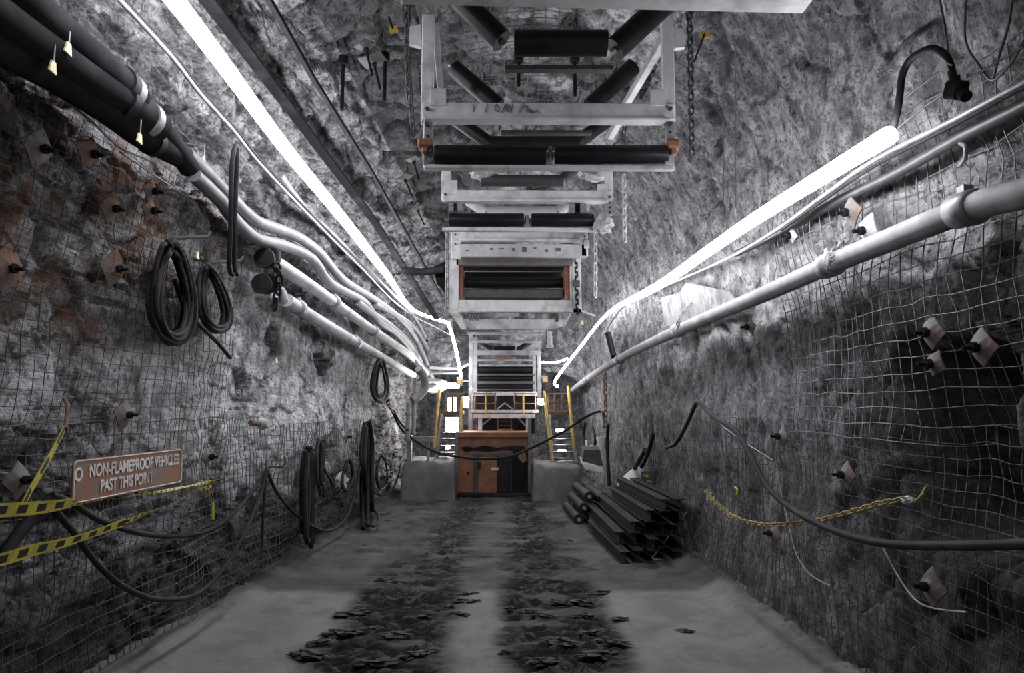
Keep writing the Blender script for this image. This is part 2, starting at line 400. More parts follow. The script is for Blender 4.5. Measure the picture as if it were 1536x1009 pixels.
shell('ceiling', IL, IR, 150, M['rockC'], 'C')
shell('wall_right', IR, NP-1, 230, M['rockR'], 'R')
b = MB(); b.box((0, 19.6, 2.2), (6.5, .3, 5.5)); tag(b.build('wall_back', M['rockR']), kind='structure')

# floor
def make_floor():
    yy = np.concatenate([np.linspace(-3, 3.8, 20), 3.8*np.exp(np.arange(1, 560)*.0035)]); yy = yy[yy < 25.5]
    xs = np.linspace(-3.1, 2.8, 300); Xg, Yg = np.meshgrid(xs, yy); X = Xg.ravel(); Y = Yg.ravel()
    p = np.stack([X, Y, 0*X], 1)
    wob = (fbm(p*1.4, 3, 3)-.5)*.35; n4 = fbm(p*np.array([2.5, 6, 1]), 4, 8)
    band = lambda c, w, s: 1-sm(np.abs(X+wob*.6-c), w-s, w+s)
    core = np.maximum(band(-1.08+.02*Y, .5, .16), band(.47, .46, .16))
    far = sm(Y, 7, 8.5)
    mud = core*(1-.0*far)
    mud = mud*(1-far)+far*np.maximum(band(-.95+.02*Y, .38, .3)*.75, band(.38, .3, .25)*.95)
    mud = np.clip(mud*sm(n4, .28, .55)*1.25, 0, 1)*(1-sm(Y, 14.2, 15))
    mud = np.maximum(mud, sm(fbm(p*2.3, 4, 40), .6, .68)*.7*(Y > 7.6))
    slab = (1-sm(Y+wob*.25, 7.05, 7.3))*(1-np.clip(core*1.4, 0, 1))
    ridge = .5+.5*np.sin(2*np.pi*(Y*(7.2)+ .9*np.abs(X-np.where(X < -.3, -1.05, .47))*3+1.6*fbm(p*2.5, 3, 14)*2))
    lug = (np.maximum(band(-1.05, .5, .1), band(.47, .48, .1)))
    z = (fbm(p*1.1, 3, 1)-.5)*.05+(fbm(p*9, 3, 2)-.5)*.012*(1-.7*slab)
    z += lug*(ridge**2*.05-.035)*(.35+.65*sm(n4, .3, .6))
    z += mud*(fbm(p*np.array([7,13,1]), 3, 6)-.5)*.09
    xl = -2.77+.032*(Y-5); xr = 2.37-.02*(Y-5)
    z += .10*(1-sm(X-xl, .0, .32))*(.4+fbm(p*6, 3, 77)); z += .14*(1-sm(xr-X, .0, .35))*(.4+fbm(p*6, 3, 78))
    z += far*.02
    V = np.stack([X, Y, z], 1).astype(np.float32); ny, nx = Xg.shape; idx = np.arange(ny*nx).reshape(ny, nx)
    q = np.stack([idx[:-1,:-1], idx[:-1,1:], idx[1:,1:], idx[1:,:-1]], 2).reshape(-1, 4)
    me = bpy.data.meshes.new('floor'); me.vertices.add(len(V)); me.vertices.foreach_set('co', V.ravel())
    me.loops.add(q.size); me.loops.foreach_set('vertex_index', q.ravel().astype(np.int32))
    me.polygons.add(len(q)); me.polygons.foreach_set('loop_start', np.arange(0, q.size, 4, dtype=np.int32))
    me.polygons.foreach_set('loop_total', np.full(len(q), 4, dtype=np.int32))
    me.update(calc_edges=True); me.polygons.foreach_set('use_smooth', np.ones(len(q), dtype=bool))
    for nm, ar in (('mud', mud), ('slab', slab)):
        at = me.attributes.new(nm, 'FLOAT', 'POINT'); at.data.foreach_set('value', ar.astype(np.float32))
    me.materials.append(M['floor']); o = bpy.data.objects.new('floor', me); link(o); o['kind'] = 'structure'
make_floor()

# ------------------------------------------------------------------ light strips
def strip(name, pts, r, mat, label, cat='light', k=5, n=10):
    b = MB(); q = smooth_path(pts, k); b.tube(q, [r*(1-.4*float(sm(np.array(c.y), 8., 14.))) for c in q], n); o = b.build(name, mat); tag(o, label, cat); return o
ledL = [W(px, py, .6) for px, py in ((120,-170),(262,0),(345,110),(430,225),(520,335),(580,412))]+[P(px, py, Y) for px, py, Y in ((620,465,14.0),(668,483,14.7),(673,487,14.7),(683,520,15.0),(690,556,15.2),(692,570,17.5),(690,575,18.6))]  # unseen tail beyond the loading frame is added to light the far end
strip('light_strip', ledL, .056, M['led'], 'long bright white light strip along the top of the left wall')
ledR = [W(px, py, .48) for px, py in ((1334,203),(1250,255),(1130,330),(1060,378),(985,430))]+[P(px, py, Y) for px, py, Y in ((912,470,13.0),(872,518,14.3),(833,570,15.2),(836,578,17.5),(835,580,18.6))]  # hidden tail at the back added to brighten the rock there
strip('light_strip', ledR, .047, M['led'], 'long bright white light strip along the right wall, dark cable loop at its near end')
strip('light_strip', [P(812,543,15.6), P(835,543,15.5), P(851,537,15.2)], .035, M['ledfar'], 'short bright light strip right of the far steel frame', n=8)
strip('light_strip', [P(691,552,15.5), P(702,546,15.6)], .03, M['ledfar'], 'stub of bright light strip left of the far steel frame', n=8)

def Ypx(px, py, px_len, Y):                      # photo pixels -> metres at depth Y
    return px_len*Y/F
def rb(b, x0, y0, x1, y1, Y, dep, mi=0, bev=.006, back=True):
    xm, ym = (x0+x1)/2, (y0+y1)/2; c = P(xm, ym, Y)
    w = (P(x1, ym, Y)-P(x0, ym, Y)).length; h = P(xm, y0, Y).z-P(xm, y1, Y).z
    b.box(c+Vector((0, dep/2 if back else 0, 0)), (w, dep, h), None, mi, bev)
def part_rect(name, mat, parent, rects, Y, dep):
    b = MB()
    for r in rects: rb(b, *r, Y, dep)
    return b.build(name, mat, parent)

# ------------------------------------------------------------------ chains
def chain_mb(b, pts, pitch=.05, wr=.006, wd=.017):
    pts = [Vector(p) for p in pts]; seg = []
    for a, c in zip(pts, pts[1:]): seg.append((a, c, (c-a).length))
    tot = sum(s[2] for s in seg); n = max(2, int(tot/pitch))
    def at(d):
        for a, c, L in seg:
            if d <= L: return a+(c-a)*(d/L), (c-a).normalized()
            d -= L
        return pts[-1], (seg[-1][1]-seg[-1][0]).normalized()
    for i in range(n):
        c, t = at((i+.5)*tot/n); s = t.orthogonal().normalized(); w = t.cross(s)
        if i % 2: s, w = w, s
        h = tot/n*.68; ring = []
        for k in range(10):
            a = 2*math.pi*k/10; ring.append(c+t*(math.copysign(max(h-wd, .002), math.cos(a))*(abs(math.cos(a)) > .05)+wd*math.cos(a))+s*wd*math.sin(a))
        b.tube(ring, wr, 5, False, closed=True)
def chain(pts, label, mat='steel_dark', **k):
    b = MB(); chain_mb(b, pts, **k); return tag(b.build('chain', M[mat]), label, 'chain')
chain([P(612,-20,4.6), P(611,60,4.6), P(613,150,4.65)], 'dark chain hanging left of the nearest full idler frame', wr=.008, wd=.02)
chain([P(629,98,4.9), P(632,142,4.9)], 'short dark chain just inside the longer chain at the nearest frame', wr=.007)
chain([P(607,10,4.9), P(620,205,4.9), P(634,180,4.9)], 'slack dark chain caught round the left hanger with orange clamp', wr=.006)
chain([P(1034,10,4.6), P(1036,120,4.6), P(1038,235,4.65)], 'long dark chain hanging right of the nearest full idler frame', wr=.008, wd=.02)
chain([P(936,262,7.2), P(937,362,7.2)], 'pale chain hanging under the right end of the roller pair', 'white', wr=.011, wd=.022, pitch=.06)
chain([P(940,165,5.4), P(934,212,5.4)], 'short chain below the crossbeam near its right end', wr=.006)
chain([P(893,350,9.0), P(893,445,9.0)], 'pale chain hanging right of the grey box frame', 'white', wr=.012, wd=.024, pitch=.065)
chain([P(671,345,8.95), P(670,468,8.95)], 'dark chain running down the left edge of the grey box frame', 'galv', wr=.009, wd=.022, pitch=.065)
chain([P(864,388,8.95), P(866,470,8.95)], 'dark chain running down the right face of the grey box frame', 'rubber', wr=.009, wd=.02, pitch=.06)
chain([W(908,560,.12), W(909,640,.12)], 'rusty orange chain hanging on the far right wall', 'rust', wr=.012, wd=.035, pitch=.11)

# ------------------------------------------------------------------ conveyor: hanging idler frames
def hframe(Y, label, posts, cross, hang, rollers, bracket, gus, clamps=(), extra=None, rr=None, bolts=()):
    x0, x1 = cross[0], cross[2]; root = thing('idler_frame', P((x0+x1)/2, bracket[3] if bracket else cross[3], Y), label, 'conveyor frame', 'idler frames hung from the roof')
    for p in posts:
        b = MB(); rb(b, *p, Y, .07)
        rb(b, p[0]+1, p[1]+2, p[0]+5, p[3], Y+.07, .035) ; b.build('post', M['steel'], root)
    b = MB(); rb(b, *cross, Y-.012, .05); rb(b, cross[0]+2, cross[3]-4, cross[2]-4, cross[3], Y-.06, .1); c = b.build('crossbeam', M['steel'], root)
    for g in gus:
        b = MB(); rb(b, *g, Y-.02, .012); b.build('gusset_plate', M['steel'], root)
    for h in hang:
        b = MB(); rb(b, *h, Y+.0, .05); hg = b.build('hanger', M['galv'], root)
        b = MB(); n = 3
        for k in range(n):
            q = P((h[0]+h[2])/2, h[1]+(h[3]-h[1])*(k+.5)/n, Y-.004); b.cyl(q, q+Vector((0,.01,0)), (h[2]-h[0])*.16*Y/F, 10)
        b.build('bolt_hole', M['black'], hg)
    for x, y in bolts:
        b = MB(); q = P(x, y, Y-.012); b.cyl(q, q-Vector((0,.022,0)), .014, 6); b.build('bolt', M['steel_dark'], root)
    for r in rollers:
        xa, xb, ym, rp = r; rad = rp*Y/F*1.02; b = MB(); yo = Y+.03
        A, B = P(xa, ym, yo), P(xb, ym, yo)
        b.tube([A, A+Vector((.012,0,0)), B-Vector((.012,0,0)), B], [rad*.93, rad, rad, rad*.93], 28)
        ro = b.build('roller', M['roller'], root)
        b = MB(); b.cyl(A-Vector((.05,0,0)), B+Vector((.05,0,0)), rad*.25, 10); b.build('axle', M['galv'], ro)
    if bracket:
        b = MB(); rb(b, bracket[0], bracket[1], bracket[2], bracket[3], Y-.0, .06)
        rb(b, bracket[0], bracket[1], bracket[2], bracket[3]+2, Y+.1, .01); b.build('roller_bracket', M['steel'], root)
        for xa in bracket[4:]:
            b = MB(); rb(b, xa-3, bracket[1]-28*4.54/Y, xa+3, bracket[1], Y+.0, .06); b.build('bracket_upright', M['galv'], root)
    for cl in clamps:
        b = MB(); rb(b, *cl, Y-.03, .12, bev=.012); xm = (cl[0]+cl[2])/2
        rb(b, xm-5, cl[3]-1, xm+5, cl[3]+10, Y-.02, .05, bev=.01); b.build('clamp', M['orange'], root)
    if extra: extra(root)
    return root
YA = 4.54
def extraA(root):
    # side lugs, long braces running back and the scribble on the crossbeam
    for poly in (((614,40),(631,36),(631,70),(614,66)), ((1013,42),(1022,42),(1030,54),(1028,70),(1013,72))):
        b = MB(); b.prism([P(x, y, YA+.02) for x, y in poly], (0,.04,0)); b.build('side_lug', M['steel'], root)
    b = MB(); b.beam(P(653,30,YA+.1), P(662,150,YA+1.0), .05, .05); b.build('brace', M['galv'], root)
    b = MB(); b.beam(P(1006,42,YA+.1), P(938,158,YA+.9), .055, .06); b.build('brace', M['steel'], root)
    b = MB(); b.beam(P(932,175,YA+.9), P(915,205,YA+1.2), .055, .06); b.build('brace', M['steel'], root)
    b = MB(); b.prism([P(998,243,YA), P(1010,225,YA), P(1012,245,YA)], (0,.05,0)); b.build('end_gusset', M['white'], root)
    b = MB(); y = YA-.016; L = lambda *q: b.tube([P(a, c, y) for a, c in q], .0032, 5)
    L((711,158),(710,168)); L((731,156),(728,168)); L((745,156),(742,160),(743,166),(747,168),(749,163),(746,157))
    L((758,156),(753,169)); L((760,156),(759,167),(764,157),(763,168)); L((769,156),(766,170)); L((786,155),(779,169))
    L((786,160),(792,159),(790,168),(796,163),(795,169),(799,166),(799,170)); L((801,169),(805,165),(810,170))
    b.build('marker_writing', M['ink'], root)
hframe(YA, 'nearest complete pale idler frame with two orange clamps and marker writing on its crossbeam',
       [(632,20,650,182), (995,22,1012,180)], (634,154,1012,179), [(635,180,649,228), (999,180,1012,216)],
       [(652,819,232.5,15), (832,1001,232,14.5)], (636,247,1012,253,637,826), [(645,132,669,158), (976,134,998,158)],
       [(626,206,648,219), (1001,208,1021,221)], extraA, bolts=[(641,164),(1005,164),(640,187),(1005,187)])
YB = 6.9
hframe(YB, 'second pale idler frame, spilled dust lumps on the beam ends below its rollers',
       [(662,256,676,300), (908,256,920,300)], (664,285,918,302), [(673,300,693,316), (853,305,880,320), (909,300,920,322)],
       [(674,786,330,10), (797,890,330,10)], (664,341,917,346,791), [(662,270,686,290), (896,276,912,290)], (), None, bolts=[(668,292),(914,296),(668,308)])
YC = 8.7
hframe(YC, 'third pale idler frame with a dust-coated return roller, right above the grey box frame',
       [(677,342,691,388), (872,346,882,384)], (688,348,876,361), [], [], None, [(683,345,700,360), (850,346,868,360)], (), 
       lambda root: [part_rect('dusty_roller', M['white'], root, [(690,366,880,385)], YC, .1), part_rect('end_plate', M['steel'], root, [(876,360,884,372)], YC-.03, .02),
                     part_rect('dust_spots', M['ink'], root, [(700+i*17+rng.randint(-4, 4), 369+rng.randint(0, 9), 703+i*17+rng.randint(0, 3), 372+rng.randint(0, 7)) for i in range(9)], YC-.004, .006)],
       bolts=[(683,352),(683,366),(877,355)])
# the frame right overhead: only its bottom bracket shows
r0 = thing('idler_frame', P(900,8,3.08), 'bottom bracket of the idler frame right overhead, with turned-up right end', 'conveyor frame', 'idler frames hung from the roof')
b = MB(); b.beam(P(600,-8,3.08), P(1212,6,3.08), .12, .028); b.build('roller_bracket', M['steel'], r0)
b = MB(); b.beam(P(1206,8,3.08), P(1228,-12,3.08), .12, .02); b.build('bracket_end', M['steel_dark'], r0)
b = MB(); A, B = P(640,-50,3.12), P(900,-48,3.12); b.cyl(A, B, .065, 24); b.build('roller', M['roller'], r0)
b = MB(); A, B = P(915,-48,3.12), P(1190,-40,3.12); b.cyl(A, B, .065, 24); b.build('roller', M['roller'], r0)

# troughing idlers between the frames: a centre roller and two wings
def trough(Y, c, wl, wr, rp, label, mat='roller', dY=0):
    root = thing('trough_idler', P((c[0]+c[2])/2, c[3], Y), label, 'roller set', 'troughing roller sets of the conveyor')
    r = rp*Y/F; ym = (c[1]+c[3])/2; b = MB()
    b.cyl(P(c[0], ym, Y), P(c[2], ym, Y), r, 24); b.build('centre_roller', M[mat], root)
    for w in (wl, wr):
        if w is None: continue
        b = MB(); A, B = P(*w[0], Y+.12), P(*w[1], Y+.12); b.cyl(A, B, r, 24); q = b.build('wing_roller', M[mat], root)
        d = (A-B).normalized(); b = MB(); b.cyl(B+(B-A).normalized()*.04, A+d*.05, r*.25, 8); b.build('axle', M['galv'], q)
    b = MB(); z = P(c[0], c[3]+3, Y).z; xa, xb = P(c[0], ym, Y).x, P(c[2], ym, Y).x
    b.box(((xa+xb)/2, Y+.14, P(c[0], ym, Y).z-r-.02), (xb-xa+.12, .06, .03)); b.build('base_bar', M['steel_dark'], root)
trough(4.15, (771,46,910,84), ((672,-18),(752,62)), ((1010,-8),(922,74)), 20, 'topmost black trough roller set, widest of them, seen over the nearest full frame')
trough(5.5, (762,168,880,178), ((680,102),(748,160)), ((950,100),(885,160)), 14, 'black trough roller set just behind the nearest crossbeam')
trough(6.3, (735,208,868,222), ((682,178),(738,218)), ((915,178),(862,216)), 11, 'black trough roller set just above the two long black rollers')
trough(7.3, (722,267,845,275), ((705,244),(728,268)), ((868,246),(845,268)), 9, 'dusty trough roller set seen behind the second frame', 'steel_dark')
trough(7.9, (730,310,835,326), ((702,300),(730,318)), ((862,300),(836,318)), 9, 'white dust-caked trough roller set hanging over the second roller pair', 'white')
# lumps of spilled dust
def lump(c, r, mat, name, label, cat, group=None, sq=.6, seed=0):
    bm = bmesh.new(); bmesh.ops.create_icosphere(bm, subdivisions=3, radius=1)
    pts = np.array([v.co[:] for v in bm.verts]); f = 1+(fbm(pts*2.2+seed*7.1+10, 3, seed)-.5)*1.1+((fbm(pts*4.2+seed, 4, seed+3)-.5)*2.4 if name == 'mud_clod' else 0)
    me = bpy.data.meshes.new(name)
    rx, ry, rz = r if isinstance(r, tuple) else (r, r, r*sq)
    for v, k in zip(bm.verts, f): v.co = Vector((v.co.x*k*rx, v.co.y*k*ry, v.co.z*k*rz))
    bm.to_mesh(me); bm.free(); me.materials.append(M[mat]); o = bpy.data.objects.new(name, me); o.location = c; link(o)
    return tag(o, label, cat, group)
lump(P(905,336,YB-.06), (.11,.09,.1), 'white', 'dust_lump', 'white caked dust on the right end of the second frame', 'dust heap', seed=1)
lump(P(722,262,7.25), (.12,.08,.05), 'white', 'dust_lump', 'pale caked dust on the left wing behind the second frame', 'dust heap', seed=2)
lump(P(893,264,7.25), (.15,.08,.06), 'white', 'dust_lump', 'pale caked dust on the right wing behind the second frame', 'dust heap', seed=3)

# grey box frame with orange side plates
YD = 8.95
bx = thing('box_frame', P(772,470,YD), 'deep grey box frame with orange inner side plates and black rollers inside', 'conveyor frame')
part_rect('post', M['steel'], bx, [(673,346,688,468)], YD, .09); part_rect('post', M['steel'], bx, [(855,386,862,450)], YD+.02, .09)
part_rect('corner_post', M['steel'], bx, [(859,384,872,470)], YD, .09)
part_rect('top_rail', M['rustgrey'], bx, [(684,386,858,398)], YD, .08)
part_rect('bottom_beam', M['steel'], bx, [(688,450,858,468)], YD, .06)
part_rect('bottom_beam', M['steel'], bx, [(692,479,852,494)], YD+1.75, .06)
for xs in ((675,692,688,700), (872,857,858,845)):
    b = MB(); a, c, d, e = xs
    b.prism([P(a,469,YD), P(d,469,YD), P(e,494,YD+1.75), P(c,494,YD+1.75)], (0,0,.05)); b.build('side_rail', M['steel'], bx)
part_rect('side_plate', M['orange'], bx, [(687,399,694,450)], YD+.06, .5); part_rect('side_plate', M['orange'], bx, [(847,399,856,449)], YD+.06, .5)
part_rect('inner_bar', M['galv'], bx, [(697,406,842,408)], YD+.5, .03)
for i, (ym, rp, mt, yy) in enumerate(((424,9,'roller',.35),(441,7,'rubber',.25),(404,6,'roller',.9))):
    b = MB(); b.cyl(P(697,ym,YD+yy), P(846,ym,YD+yy), rp*YD/F, 20); b.build('roller', M[mt], bx)
part_rect('cross_plate', M['steel_dark'], bx, [(697,434,845,446)], YD+.12, .04)
part_rect('scraper_plate', M['black'], bx, [(694,400,848,450)], YD+1.2, .04)
part_rect('label_plate', M['white'], bx, [(745,470,779,475)], YD+1.3, .02)
b = MB()
for k in range(4): b.cyl(P(704+k*4,476,YD+1.0), P(706+k*4,476,YD+1.0), .05, 12)
b.build('spring', M['galv'], bx); part_rect('spring_box', M['rust'], bx, [(833,470,838,482)], YD+1.0, .06)
part_rect('catch', M['steel_dark'], bx, [(859,420,870,430)], YD-.03, .03)
b = MB(); b.beam(P(872,467,YD), P(893,474,YD), .03, .03); b.build('side_arm', M['white'], bx)

# ------------------------------------------------------------------ far loading section
YF = 15.9
fs = thing('loading_frame', P(757,648,YF), 'tall grey steel loading frame with black rollers over an orange-railed deck', 'steel frame')
for r in ((703,498,709,650), (806,498,812,600), (710,505,716,588), (799,505,804,588)): part_rect('post', M['galv'], fs, [r], YF, .09)
for r in ((700,498,815,502), (705,510,813,514), (712,525,812,532), (714,538,803,541), (718,546,803,549)): part_rect('crossbar', M['galv'], fs, [r], YF-.05, .05)
part_rect('rusty_bar', M['rust'], fs, [(742,534,768,538)], YF-.08, .04)
for r in ((716,560,802,563), (716,571,802,576), (716,583,802,585)): part_rect('crossbar', M['steel_dark'], fs, [r], YF-.02, .05)
for i, (xa, xb, ym, rp) in enumerate(((718,801,554,5), (718,801,567,4), (718,801,579,5), (741,772,522,3.5))):
    b = MB(); b.cyl(P(xa,ym,YF+.1), P(xb,ym,YF+.1), rp*YF/F, 16); b.build('roller', M['roller'], fs)
for a, c in (((716,512),(738,524)), ((798,512),(776,524))):
    b = MB(); b.cyl(P(*a,YF+.05), P(*c,YF+.05), .06, 14); b.build('wing_roller', M['roller'], fs)
part_rect('back_panel_shade', M['black'], fs, [(714,550,804,614), (716,620,802,650)], YF+.5, .03)  # black sheets; the lower one paints the dark below the deck
for r in ((708,587,806,593), (706,614,808,619), (710,621,803,627)): part_rect('deck_beam', M['steel'], fs, [r], YF-.35, .08)
part_rect('deck', M['galv'], fs, [(708,618,806,621)], YF-.3, .7)
for r in ((717,627,723,650), (789,618,797,650)): part_rect('leg', M['steel'], fs, [r], YF-.3, .09)
for a, c in (((736,627),(722,638)), ((778,627),(790,640)), ((757,604),(746,613)), ((757,604),(769,613))):
    b = MB(); b.beam(P(*a,YF-.25), P(*c,YF-.25), .035, .035); b.build('brace', M['galv'], fs)
def bar_px(b, a, c, Y, r=.014, n=7): b.cyl(P(*a, Y), P(*c, Y), r, n)
for sgn, xs in ((0, (712,729,743)), (1, (772,785,803))):
    b = MB()
    for x in xs: bar_px(b, (x,588), (x,616), YF-.42, .02 if x in (729,785) else .015)
    for y in (590,605): bar_px(b, (xs[0],y), (xs[2],y), YF-.42)
    xc = 739 if sgn == 0 else 776
    b.tube(smooth_path([P(xc,592,YF-.45), P(xc+(5 if sgn==0 else -5),594,YF-.5), P(xc+(5 if sgn==0 else -5),602,YF-.5), P(xc,604,YF-.45)], 3), .012, 6)
    o = b.build('guard_rail', M['orange'], fs)
    b = MB(); bar_px(b, (xs[1],587), (xs[1],620), YF-.45, .022); b.build('yellow_upright', M['yellow'], o)
b = MB()
for x in (747,767): bar_px(b, (x,627), (x,648), YF-.1, .014)
for y in (632,638): bar_px(b, (747,y), (767,y), YF-.1, .012)
b.build('ladder', M['rust'], fs)
part_rect('hand_bar', M['yellow'], fs, [(747,643,769,647)], YF-.15, .05)

YO = 14.65
ob = thing('feeder_box', P(740,748,YO), 'big rust-stained orange feeder box standing on the floor at the far end', 'machine')
b = MB(); rb(b, 685,655,795,744, YO, 1.1, bev=.02); b.build('body', M['orange'], ob)
b = MB(); rb(b, 682,648,797,656, YO-.06, 1.2, bev=.01); b.build('lid', M['orange'], ob)
b = MB()
pl = [(690,671),(699,669),(712,671),(727,668),(745,671),(762,669),(786,668),(789,672),(776,676),(755,674),(735,677),(712,675),(698,677)]
b.prism([P(x,y,YO-.02) for x, y in pl], (0,.03,0)); b.build('dark_band', M['black'], ob)  # ragged black strip across the face below the lid
b = MB(); pl = [(768,676),(792,674),(793,742),(779,744),(768,741)]; b.prism([P(x,y,YO-.012) for x, y in pl], (0,.02,0)); b.build('cavity_shade', M['black'], ob)  # black sheet painting the dark inside an open cavity
b = MB(); pl = [(776,684),(788,676),(790,690),(784,694)]; b.prism([P(x,y,YO-.03) for x, y in pl], (0,.02,0)); b.build('paint_patch', M['orange'], ob)
b = MB(); rb(b, 717,684,767,741, YO-.05, .06, bev=.01); dr = b.build('door', M['orange'], ob)
b = MB(); rb(b, 711,680,717,742, YO-.06, .07); rb(b, 717,679,770,684, YO-.06, .07); b.build('door_frame', M['steel_dark'], ob)
b = MB(); rb(b, 745,684,767,741, YO-.056, .012); b.build('greasy_streak', M['rubber'], dr)
b = MB(); q = P(742,703,YO-.06); b.box(q, (.16,.012,.06), None, 0, .003); b.build('label', M['white'], dr)
b = MB(); rb(b, 716,693,721,702, YO-.1, .05); b.build('latch', M['black'], dr)
for r in ((682,650,687,742), (792,627,797,745)): part_rect('corner_post', M['rustgrey'], ob, [r], YO-.08, .08)
b = MB(); rb(b, 684,740,798,754, YO-.2, 1.2, bev=.03); b.build('skirt', M['black'], ob)
b = MB(); q = P(702,709,YO-.01); b.cyl(q, q-Vector((0,.02,0)), .025, 10); b.build('plug', M['black'], ob)  # black disc painted for the dark of a round hole

def mound(x0, y0, x1, y1, Y, label, seed):
    a, c = P(x0,y0,Y), P(x1,y1,Y); n = 40; w = c.x-a.x; vs = []; 
    for j in range(n):
        for i in range(n): vs.append((i/(n-1), j/(n-1)))
    A = np.array(vs); s = 1-np.maximum(np.abs(A[:,0]*2-1)**5, np.abs(A[:,1]*2-1)**3)
    top = a.z*np.clip(s*3.2, 0, 1)**.7
    p3 = np.stack([a.x+A[:,0]*w, Y-.3+A[:,1]*1.7, top], 1)
    p3 = p3+(np.stack([fbm(p3*3, 4, seed+k) for k in range(3)], 1)-.5)*.22*np.array([.5,.5,1])*(top[:,None] > .02)
    b = MB(); b.add([tuple(v) for v in p3], [(j*n+i, j*n+i+1, (j+1)*n+i+1, (j+1)*n+i) for j in range(n-1) for i in range(n-1)], 0, True)
    b.v = [(v[0], v[1], max(v[2], -.02)) for v in b.v]
    tag(b.build('mud_mound', M['mound']), label, 'mound')
mound(604,690,684,745,14.3,'grey squared heap of mud left of the orange feeder box', 3)
mound(797,697,872,752,14.2,'grey squared heap of mud right of the orange feeder box', 13)

# stairs either side of the loading frame
def stairs(Y, plat, rails, strs, treads, posts, label):
    root = thing('access_stairs', P((plat[0]+plat[2])/2, 690, Y), label, 'stairs')
    part_rect('platform', M['rust'], root, [plat], Y, .7)
    for a, c in rails:
        b = MB(); b.tube([P(*a,Y+.3), P(*a,Y), P(*c,Y-.25)], .035, 8); b.build('handrail', M['yellow'], root)
    for a, c in strs:
        b = MB(); b.beam(P(*a,Y+.05), P(*c,Y-.3), .05, .12); b.build('stringer', M['galv'], root)
    for (xa, xb, y) in treads:
        b = MB(); rb(b, xa, y, xb, y+1.6, Y-.1, .2, bev=0); b.build('tread', M['steel_dark'], root)
    for r in posts: part_rect('guard_post', M['rust'], root, [r], Y+.1, .04)
stairs(15.2, (663,616,694,622), [((659,586),(651,672)), ((693,597),(688,668))], [((664,622),(654,690)), ((690,622),(697,700))],
       [(664,690,630),(663,690,639),(662,690,648),(661,691,657),(660,691,668),(659,692,678)], [(667,590,669,616), (677,590,680,616), (667,589,694,591), (667,602,694,604)],
       'left set of yellow-railed stairs beside the loading frame, bright light behind its treads')
stairs(15.2, (822,616,856,622), [((816,588),(828,690)), ((852,580),(862,682))], [((824,622),(829,698)), ((855,622),(864,695))],
       [(826,856,640),(827,857,649),(828,858,658),(829,859,667),(830,860,677),(831,861,687)], [(822,590,824,616), (831,590,834,616), (842,590,846,616), (822,589,852,591), (822,602,852,604)],
       'right set of yellow-railed stairs beside the loading frame, dark behind its treads')
def lamp(px, py, w, h, Y, label, mat='lamp', name='work_lamp_or_glow_panel'):
    root = thing(name, P(px, py, Y), label, 'lamp'); b = MB(); rb(b, px-w/2, py-h/2, px+w/2, py+h/2, Y, .05, bev=.015); b.build('lens', M[mat], root)
    b = MB(); rb(b, px-w/2-1, py-h/2-1, px+w/2+1, py+h/2+1, Y+.052, .06, bev=.01); b.build('housing', M['steel_dark'], root)
lamp(680,578,18,7,16.0,'wide bright work lamp high on the left, above the left stairs')
lamp(699,603,8,16,15.7,'bright work lamp between the left stairs and the loading frame')
lamp(678,606,12,20,16.3,'bright lamp panel behind the guard posts of the left stairs')
lamp(678,637,20,22,16.6,'glowing stand-in panel for a backlit bulkhead behind the left stair treads')  # glowing panel added for a backlit bulkhead, no lamp of its own
lamp(811,602,9,9,15.4,'round bright work lamp right of the loading frame')
lamp(840,645,11,4,15.9,'small bright lamp behind the right stair treads')
lamp(843,676,12,3,15.9,'thin bright light low behind the right stair treads')
lamp(672,671,7,3,15.9,'small bright light low behind the left stair treads')
lamp(706,582,3,3,15.6,'tiny bright spot lamp at the left post of the loading frame')
for (x, y, w, h, lab) in ((689,571,9,12,'yellowed junction box left of the loading frame top'), (817,568,9,10,'yellowed junction box right of the loading frame top')):
    root = thing('junction_box', P(x, y, 15.9), lab, 'box'); part_rect('case', M['rustgrey'], root, [(x-w/2,y-h/2,x+w/2,y+h/2)], 15.8, .1)
    part_rect('mounting_arm', M['galv'], root, [(min(x,703), y-1, max(x,703), y+1)] if x < 760 else [(811, y-1, x, y+1)], 15.86, .04); part_rect('yellow_lid', M['yellow'], root, [(x-w/3,y-h/4,x+w/3,y+h/3)], 15.77, .03)
b = MB(); b.cyl(P(824,497,13.5), P(825,519,13.5), .05, 14); b.cyl(P(825,517,13.5), P(825,521,13.5), .075, 14); tag(b.build('white_pipe_stub', M['white']), 'white upright pipe stub right of the conveyor beyond the box frame', 'pipe')
b = MB(); b.cyl(P(645,551,16), P(688,553,16), .035, 10); tag(b.build('cross_pipe', M['white']), 'upper of two pale pipes crossing near the far left wall', 'pipe')
b = MB(); b.cyl(P(645,559,16), P(688,559,16), .03, 10); tag(b.build('cross_pipe', M['pipe']), 'lower of two pale pipes crossing near the far left wall', 'pipe')

